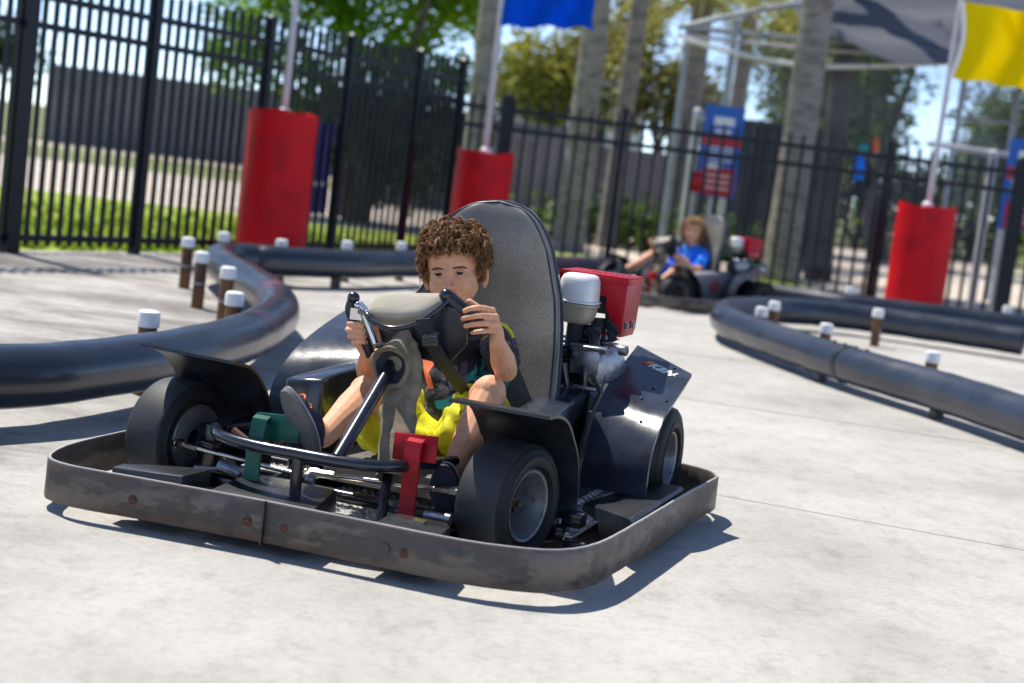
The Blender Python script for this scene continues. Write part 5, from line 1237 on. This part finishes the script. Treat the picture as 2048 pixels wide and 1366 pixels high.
def curly_hair(T, parent, seed, n=760, m='hair', long=False):
    r = np.random.RandomState(seed); mb = MB(); C = Vector((0, 0.013, 0.028)); rad = Vector((0.0745, 0.090, 0.079))
    def keep(p):
        if long:
            if p.y < -0.035: return p.z > 0.050
            if p.y < -0.010: return p.z > 0.030
            return p.z > -0.075
        if p.y < -0.045: return p.z > 0.055+0.005*math.sin(p.x*90)
        if p.y < -0.012: return p.z > 0.040-(0.045 if p.y > -0.032 else 0.0)
        if p.y < 0.036: return p.z > 0.026
        return p.z > -0.058
    # scalp cap so no skin shows between curls
    rows = []
    nu, nv = 64, 40
    for j in range(nv+1):
        th = math.pi*0.80*j/nv; row = []
        for i in range(nu+1):
            ph = 2*math.pi*(i % nu)/nu; d = Vector((math.sin(th)*math.cos(ph), math.sin(th)*math.sin(ph), math.cos(th)))
            row.append(C+Vector((d.x*rad.x, d.y*rad.y, d.z*rad.z))*1.055)
        rows.append(row)
    vs = [p for rw in rows for p in rw]; fs = []
    for j in range(nv):
        for i in range(nu):
            idx = (j*(nu+1)+i, j*(nu+1)+i+1, (j+1)*(nu+1)+i+1, (j+1)*(nu+1)+i)
            if keep(sum((vs[k] for k in idx), Vector())/4): fs.append(idx)
    mb.add(vs, fs)
    cnt = 0
    while cnt < n:
        d = Vector(r.normal(size=3)); d.normalize()
        if d.z < -0.65: continue
        p = C+Vector((d.x*rad.x, d.y*rad.y, d.z*rad.z))*1.04
        if not keep(p): continue
        cnt += 1
        nn = Vector((d.x/rad.x, d.y/rad.y, d.z/rad.z)).normalized()
        crown = Vector((0.005, 0.035, 0.11)); t = (p-crown); t = (t-nn*t.dot(nn))
        t = (t.normalized() if t.length > 1e-5 else nn.orthogonal())+Vector(r.normal(size=3))*0.42; t = (t-nn*t.dot(nn)).normalized(); b = nn.cross(t)
        fr = p.y < -0.03
        L = r.uniform(0.030, 0.052)*(0.55 if (fr and p.z < 0.078) else 1)*(0.5 if p.z < 0.01 else 1); amp = r.uniform(0.0040, 0.0080)*(0.5 if p.z < 0.01 else 1); turns = r.uniform(0.35, 1.1); ph = r.uniform(0, 6.28)
        lift = r.uniform(0.010, 0.026)*(0.55+0.8*max(0, d.z)) if not long else r.uniform(0.003, 0.008)
        if long: L *= (2.0 if p.y > 0.0 else 0.6); amp *= 0.7
        ns = 7; 
        for k in range(ns):
            off = Vector(r.normal(size=3))*0.0021; pts = []
            NP = 10
            for q in range(NP):
                s = q/(NP-1); a = ph+turns*2*math.pi*s
                w_ = (nn*(lift*math.sin(min(1, s*1.25)*math.pi*0.75)+amp*0.8*math.cos(a)*s)+t*(L*s)+b*(amp*math.sin(a)*min(1, s*2)))
                pos = p+w_+off*(0.4+s)
                if long and p.y > 0.0: pos.z -= 0.05*s*s
                # follow the skull
                rel = pos-C; e = math.sqrt((rel.x/rad.x)**2+(rel.y/rad.y)**2+(rel.z/rad.z)**2)
                if e < 1.05: pos = C+rel*(1.05/e)
                pts.append(pos)
            mb.tube(pts, [0.00105*(1-0.55*abs(2*q/(NP-1)-0.7)) for q in range(NP)], 4)
    xf(mb, T); return mb.build('hair', m, parent, angle=180, fix=False)

def shoe(root, heel, toe, soleN, size, stripes=True, sole_m='shoe_sole'):
    heel, toe = Vector(heel), Vector(toe); f = (toe-heel).normalized(); nS = Vector(soleN); nS = (nS-f*nS.dot(f)).normalized(); wv = f.cross(nS)
    L = size; mid = (heel+toe)/2
    def hw(s): return 0.022+0.013*math.sin(min(1, max(0, (s+0.15)))*math.pi*0.62)**2*1.1+0.003*math.sin(s*6)
    def outline(k, n, sc=1.0):
        a = 2*math.pi*k/n; c_ = math.cos(a); s_ = math.sin(a); s = (c_+1)/2
        return mid+f*(c_*L/2*sc)+wv*(math.copysign(abs(s_)**0.8, s_)*hw(s)*sc)
    n = 36; rows = []
    up = -nS
    for (hgt, sc) in ((0.0, 0.95), (0.002, 1.0), (0.010, 1.0), (0.022, 0.97), (0.036, 0.88), (0.046, 0.70)):
        row = []
        for k in range(n+1):
            a = 2*math.pi*(k % n)/n; s = (math.cos(a)+1)/2; q = outline(k % n, n, sc)
            drop = (hgt > 0.02)*(0.55*hgt*sstep(0.45, 1.0, s)); row.append(tuple(q+up*(hgt-drop-0.0)))
        rows.append(row)
    cen = mid+up*0.035
    rows.append([tuple(cen+(Vector(p)-cen)*0.3) for p in rows[-1]])
    sh = MB().grid(rows).build('shoe', 'shoe_navy', root, angle=60)
    rows = []
    for (hgt, sc) in ((-0.004, 0.02), (-0.006, 0.90), (-0.005, 1.0), (0.0, 1.035), (0.010, 1.04), (0.0115, 1.0)):
        rows.append([tuple(outline(k % n, n, sc)+up*hgt) for k in range(n+1)])
    so = MB().grid(rows).build('sole', sole_m, sh, angle=50)
    MB().tube([tuple(outline(k, n, 1.045)+up*0.0095) for k in range(n)], 0.0016, 6, closed=True).build('sole_rim', 'shoe_rim', sh)
    if stripes:
        for s0 in (0.30, 0.43, 0.56, 0.72):
            pts = []
            for j in range(13):
                a = -1.15+2.3*j/12; s = s0+0.05*math.cos(a*1.2); hgt = 0.041*math.cos(a)*(1-0.45*s)+0.004; hwv = hw(s)*math.sin(a)*0.99
                pts.append(tuple(heel+f*(s*L)+wv*hwv+up*max(0.006, hgt+0.006)))
            MB().tube(pts, 0.0023, 6).build('shoe_stripe', 'orange_print', sh)
    return sh

def person(name_label, base, rz, J, hand_l, hand_r, head_T, shirt_m, hair_m, shoes, voxel, seed, long_hair=False, short_m='shorts'):
    root = empty('person', base, rz, name_label, 'person', 'children driving karts')
    b = MB()
    b.ell(J['pelvis'], (0.105, 0.085, 0.078)); b.capsule([J['pelvis'], J['belly'], J['chest']], [0.082, 0.080, 0.078])
    b.capsule([J['shL'], J['chest'], J['shR']], [0.036, 0.05, 0.036])
    b.capsule([J['chest'], J['neck'], J['skull']], [0.045, 0.034, 0.036])
    def limb(pts, rs):
        P = [Vector(p) for p in pts]; b.capsule(P, rs)
    for s in 'LR':
        sh, el, wr = J['sh'+s], J['el'+s], J['wr'+s]; m1 = Vector(sh).lerp(Vector(el), 0.5); m2 = Vector(el).lerp(Vector(wr), 0.35)
        limb([sh, m1, el], [0.037, 0.033, 0.029]); limb([el, m2, wr], [0.029, 0.0315, 0.0195])
        hp, kn, an = J['hp'+s], J['kn'+s], J['an'+s]; m1 = Vector(hp).lerp(Vector(kn), 0.5); m2 = Vector(kn).lerp(Vector(an), 0.35)
        calf = m2+Vector((0, 0.008, -0.006))
        limb([hp, m1, kn], [0.068, 0.057, 0.043]); b.ell(kn, (0.041, 0.041, 0.042)); limb([kn, calf, Vector(kn).lerp(Vector(an), 0.7), an], [0.039, 0.0445, 0.032, 0.027])
        foot = J['ft'+s]; limb([an, foot], [0.026, 0.022])
    for H, wr in ((hand_l, J['wrL']), (hand_r, J['wrR'])):
        mc = [Vector(f[0]) for f in H['fingers']]; cen = sum(mc, Vector())/4; W_ = Vector(wr)
        for q in mc: b.capsule([W_.lerp(q, 0.15), W_.lerp(q, 0.6), q], [0.0155, 0.0125, 0.0092], 10)
        b.capsule([W_, W_.lerp(cen, 0.55), W_.lerp(cen, 0.9)], [0.019, 0.017, 0.011])
        for i, fg in enumerate(H['fingers']):
            k = (1.0, 1.02, 0.98, 0.88)[i]; b.capsule(catmull(fg, 3), [0.0082*k-0.0017*q/9*k for q in range(len(catmull(fg, 3)))], 10)
        b.capsule(catmull(H['thumb'], 3), [0.0115-0.003*q/(3*(len(H['thumb'])-1)) for q in range(3*(len(H['thumb'])-1)+1)], 10)
    hd = head_parts(); xf(hd, head_T); merge(b, hd)
    me = remesh(b, voxel, 'body', 3)
    bm = bmesh.new(); bm.from_mesh(me); Ti = head_T.inverted(); sel = []
    for v in bm.verts:
        p = Ti @ v.co
        if p.y < 0.0 and -0.10 < p.z < 0.09 and abs(p.x) < 0.070 and not (abs(p.x) < 0.017 and -0.073 < p.z < -0.010): sel.append(v)
    for _ in range(22): bmesh.ops.smooth_vert(bm, verts=sel, factor=0.5, use_axis_x=True, use_axis_y=True, use_axis_z=True)
    bm.to_mesh(me); bm.free(); me.shade_smooth(); socket(me, head_T)
    body = link('body', me, 'skin', root)
    proj = face_bits(body, head_T)
    # nails
    for H in (hand_l, hand_r):
        mb = MB()
        for fg in H['fingers']:
            a, c = Vector(fg[-2]), Vector(fg[-1]); d = (c-a).normalized(); out = Vector((0, -1, 0.15)); out = (out-d*out.dot(d)).normalized()
            mb.ell(c+out*0.0048, (0.0036, 0.0018, 0.0030), nu=10, nv=6)
        mb.build('finger_nails', 'lip', body)
    curly_hair(head_T, root, seed, 800 if not long_hair else 420, hair_m, long_hair)
    # shirt: shoulders, trunk and short sleeves grown as one cloth shell
    s_ = MB(); s_.capsule([J['belly_low'], J['belly'], J['chest']], [0.094, 0.092, 0.088]); s_.capsule([J['shL'], J['chest'], J['shR']], [0.046, 0.060, 0.046])
    s_.capsule([J['chest'], Vector(J['chest']).lerp(Vector(J['neck']), 0.55)], [0.055, 0.044])
    for s in 'LR':
        e = Vector(J['sh'+s]).lerp(Vector(J['el'+s]), 0.52 if not long_hair else 0.62); s_.capsule([J['sh'+s], e], [0.047, 0.050])
    sm = remesh(s_, voxel*1.6, 'shirt', 4)
    nn_ = [v.normal.copy() for v in sm.vertices]
    for v, n0 in zip(sm.vertices, nn_):
        c = v.co.copy(); k = 0.004*math.sin(c.z*70+c.x*40)+0.003*math.sin(c.x*95+c.y*60)+0.002*math.sin(c.z*160-c.y*80); v.co = c+n0*k
    so = link('shirt', sm, shirt_m, root)
    # shorts
    t_ = MB(); t_.ell(J['pelvis'], (0.125, 0.10, 0.088))
    for s in 'LR':
        hp, kn = Vector(J['hp'+s]), Vector(J['kn'+s]); e = hp.lerp(kn, J['short'+s]); lo = Vector((0, 0, -0.012))
        t_.capsule([hp, hp.lerp(kn, 0.35)+lo*0.5, e+lo], [0.082, 0.080, 0.078])
    for q, rr_ in J.get('drape', ()): t_.ell(q, rr_)
    tm = remesh(t_, voxel*1.6, 'shorts', 4)
    nn_ = [v.normal.copy() for v in tm.vertices]
    for v, n0 in zip(tm.vertices, nn_):
        c = v.co.copy(); k = 0.005*math.sin(c.z*60+c.y*50)+0.004*math.sin(c.x*110+c.z*70)+0.0025*math.sin(c.y*170+c.x*60); v.co = c+n0*k
    link('shorts', tm, short_m, root)
    for a in shoes: shoe(root, *a)
    return root, body, so, proj

def child_root(K, off):  # place the person's origin at the seat
    rot = Matrix.Rotation(K.rotation_euler.z, 3, 'Z'); return Vector(K.location)+rot @ (Vector(off)*K.scale.x)

# main boy; all joints in kart coordinates, then shifted so the root sits at the seat
eye_mid = Vector((0.043, 0.72, 0.613))
HR = (Matrix.Rotation(R_(9), 3, 'Z') @ Matrix.Rotation(R_(-10.5), 3, 'Y') @ Matrix.Rotation(R_(5), 3, 'X'))
hc = eye_mid-HR @ Vector((0, -0.071, -0.001))
OFF = Vector((0.055, 0.75, 0.13))
def sh(p): return tuple(Vector(p)-OFF)
HT = Matrix.Translation(hc-OFF) @ HR.to_4x4()
J = dict(pelvis=(0.060, 0.760, 0.215), belly_low=(0.060, 0.755, 0.245), belly=(0.055, 0.790, 0.33), chest=(0.040, 0.825, 0.43), neck=(0.030, 0.825, 0.50), skull=tuple(hc+HR @ Vector((0, 0.015, -0.05))),
         shR=(0.160, 0.825, 0.452), elR=(0.258, 0.635, 0.405), wrR=(0.268, 0.520, 0.484), shL=(-0.090, 0.815, 0.445), elL=(-0.112, 0.640, 0.335), wrL=(-0.062, 0.510, 0.405),
         hpR=(0.135, 0.760, 0.205), knR=(0.238, 0.590, 0.352), anR=(0.224, 0.420, 0.160), ftR=(0.226, 0.412, 0.150),
         hpL=(-0.010, 0.760, 0.205), knL=(-0.052, 0.505, 0.312), anL=(-0.040, 0.262, 0.232), ftL=(-0.075, 0.245, 0.270))
J = {k: sh(v) for k, v in J.items()}; J['shortL'] = 0.62; J['shortR'] = 0.58
J['drape'] = [(sh((0.03, 0.62, 0.21)), (0.085, 0.11, 0.05)), (sh((-0.03, 0.56, 0.205)), (0.06, 0.07, 0.05)), (sh((0.16, 0.62, 0.24)), (0.05, 0.09, 0.06))]
hand_r = dict(fingers=[[(0.250, 0.506, 0.560), (0.234, 0.466, 0.566), (0.213, 0.456, 0.561), (0.197, 0.462, 0.553)],
                       [(0.262, 0.502, 0.546), (0.243, 0.460, 0.549), (0.217, 0.452, 0.542), (0.194, 0.462, 0.534)],
                       [(0.268, 0.502, 0.530), (0.250, 0.460, 0.531), (0.224, 0.453, 0.525), (0.203, 0.463, 0.518)],
                       [(0.272, 0.506, 0.514), (0.258, 0.470, 0.514), (0.236, 0.462, 0.509), (0.220, 0.470, 0.504)]],
              thumb=[(0.258, 0.520, 0.505), (0.236, 0.520, 0.535), (0.210, 0.512, 0.560), (0.190, 0.505, 0.572)])
hand_l = dict(fingers=[[(-0.100, 0.508, 0.474), (-0.101, 0.470, 0.478), (-0.083, 0.451, 0.481), (-0.060, 0.454, 0.483)],
                       [(-0.102, 0.506, 0.460), (-0.102, 0.466, 0.463), (-0.081, 0.449, 0.466), (-0.055, 0.454, 0.468)],
                       [(-0.097, 0.506, 0.446), (-0.095, 0.466, 0.448), (-0.073, 0.450, 0.452), (-0.050, 0.455, 0.455)],
                       [(-0.088, 0.506, 0.433), (-0.085, 0.470, 0.434), (-0.066, 0.456, 0.438), (-0.048, 0.460, 0.441)]],
              thumb=[(-0.058, 0.512, 0.428), (-0.042, 0.505, 0.455), (-0.046, 0.495, 0.482), (-0.058, 0.490, 0.502)])
for H in (hand_l, hand_r):
    H['fingers'] = [[sh(p) for p in f] for f in H['fingers']]; H['thumb'] = [sh(p) for p in H['thumb']]
boy, boy_body, boy_shirt, _ = person('boy with curly brown hair in dark printed shirt and yellow shorts, driving the near kart', child_root(kart, OFF), KA, J, hand_l, hand_r, HT, 'shirt', 'hair',
    [(sh((-0.042, 0.225, 0.203)), sh((-0.112, 0.190, 0.330)), (-0.42, -0.90, -0.15), 0.165), (sh((0.240, 0.375, 0.085)), sh((0.236, 0.350, 0.195)), (0.2, -1, -0.3), 0.130, True, 'shoe_navy')], 0.0022, 3)
# printed patches and trims on the shirt
pb = BVHTree.FromPolygons([v.co.copy() for v in boy_shirt.data.vertices], [tuple(p.vertices) for p in boy_shirt.data.polygons])
def patch(pts, m, name):
    """pts: outline (x, z) in kart coords projected along +y on the shirt"""
    cx = sum(p[0] for p in pts)/len(pts); cz = sum(p[1] for p in pts)/len(pts); rows = []
    for q in (1.0, 0.66, 0.33, 0.02):
        row = []
        for x, z in pts+pts[:1]:
            o = Vector(sh((cx+(x-cx)*q, 0.3, cz+(z-cz)*q))); hit = pb.ray_cast(o, Vector((-0.15, 1, 0)).normalized())
            row.append(tuple((hit[0]+Vector((0, -0.0016, 0))) if hit[0] else o+Vector((0, 0.45, 0))))
        rows.append(row)
    MB().grid(rows).build(name, m, boy_shirt)
patch([(0.06, 0.385), (0.085, 0.392), (0.098, 0.378), (0.088, 0.36), (0.10, 0.345), (0.112, 0.322), (0.10, 0.318), (0.088, 0.332), (0.078, 0.35), (0.07, 0.365)], 'orange_print', 'print_patch')
patch([(0.20, 0.40), (0.212, 0.405), (0.213, 0.375), (0.232, 0.362), (0.228, 0.348), (0.20, 0.350), (0.18, 0.338), (0.176, 0.35), (0.195, 0.372)], 'teal', 'print_patch')
patch([(0.12, 0.292), (0.15, 0.302), (0.165, 0.318), (0.172, 0.312), (0.168, 0.29), (0.185, 0.275), (0.178, 0.262), (0.15, 0.272), (0.128, 0.274)], 'shirt_blue_print', 'print_patch')
patch([(0.125, 0.37), (0.155, 0.385), (0.185, 0.36), (0.195, 0.325), (0.175, 0.31), (0.15, 0.33)], 'grey_print', 'print_patch')
tr = []
for k in range(9):
    a = R_(20+18*k); tr.append(sh((0.178+0.046*math.cos(a)*0.9, 0.785-0.02*math.sin(a), 0.455+0.050*math.sin(a))))
MB().tube(tr, 0.0045, 8).build('sleeve_trim', 'lime', boy_shirt)

# child in the far kart
def q2(p): return tuple(Vector(p)-OFF)
HR2 = Matrix.Rotation(R_(38), 3, 'Z') @ Matrix.Rotation(R_(4), 3, 'X')
hc2 = Vector((0.02, 0.80, 0.625)); HT2 = Matrix.Translation(hc2-OFF) @ HR2.to_4x4()
J2 = dict(pelvis=(0.055, 0.770, 0.215), belly_low=(0.055, 0.765, 0.245), belly=(0.05, 0.80, 0.32), chest=(0.045, 0.825, 0.42), neck=(0.035, 0.82, 0.49), skull=tuple(hc2+HR2 @ Vector((0, 0.015, -0.05))),
          shR=(0.165, 0.825, 0.44), elR=(0.235, 0.72, 0.315), wrR=(0.235, 0.57, 0.345), shL=(-0.085, 0.815, 0.44), elL=(-0.125, 0.66, 0.345), wrL=(-0.100, 0.51, 0.44),
          hpR=(0.135, 0.770, 0.205), knR=(0.225, 0.570, 0.365), anR=(0.205, 0.330, 0.170), ftR=(0.205, 0.285, 0.20),
          hpL=(-0.020, 0.770, 0.205), knL=(-0.115, 0.520, 0.385), anL=(-0.150, 0.262, 0.232), ftL=(-0.150, 0.235, 0.250))
J2 = {k: q2(v) for k, v in J2.items()}; J2['shortL'] = 0.5; J2['shortR'] = 0.5
dl = Vector((-0.004, 0.0, 0.03)); hl2 = dict(fingers=[[tuple(Vector(p)+dl) for p in f] for f in hand_l['fingers']], thumb=[tuple(Vector(p)+dl) for p in hand_l['thumb']])
dr = Vector((-0.02, 0.04, -0.14)); hr2 = dict(fingers=[[tuple(Vector(p)+dr) for p in f] for f in hand_r['fingers']], thumb=[tuple(Vector(p)+dr) for p in hand_r['thumb']])
kid2 = person('child with fair hair in a bright blue shirt sitting in the distant kart', child_root(kart2, OFF), kart2.rotation_euler.z, J2, hl2, hr2, HT2, 'blue_shirt', 'hair_fair',
    [(q2((-0.150, 0.250, 0.203)), q2((-0.165, 0.205, 0.320)), (-0.3, -0.9, -0.2), 0.15, False), (q2((0.205, 0.335, 0.150)), q2((0.20, 0.300, 0.275)), (0, -1, -0.2), 0.150, False)], 0.004, 9, long_hair=True, short_m='blue_shirt')
kid2[0].scale = (0.92, 0.92, 0.92)
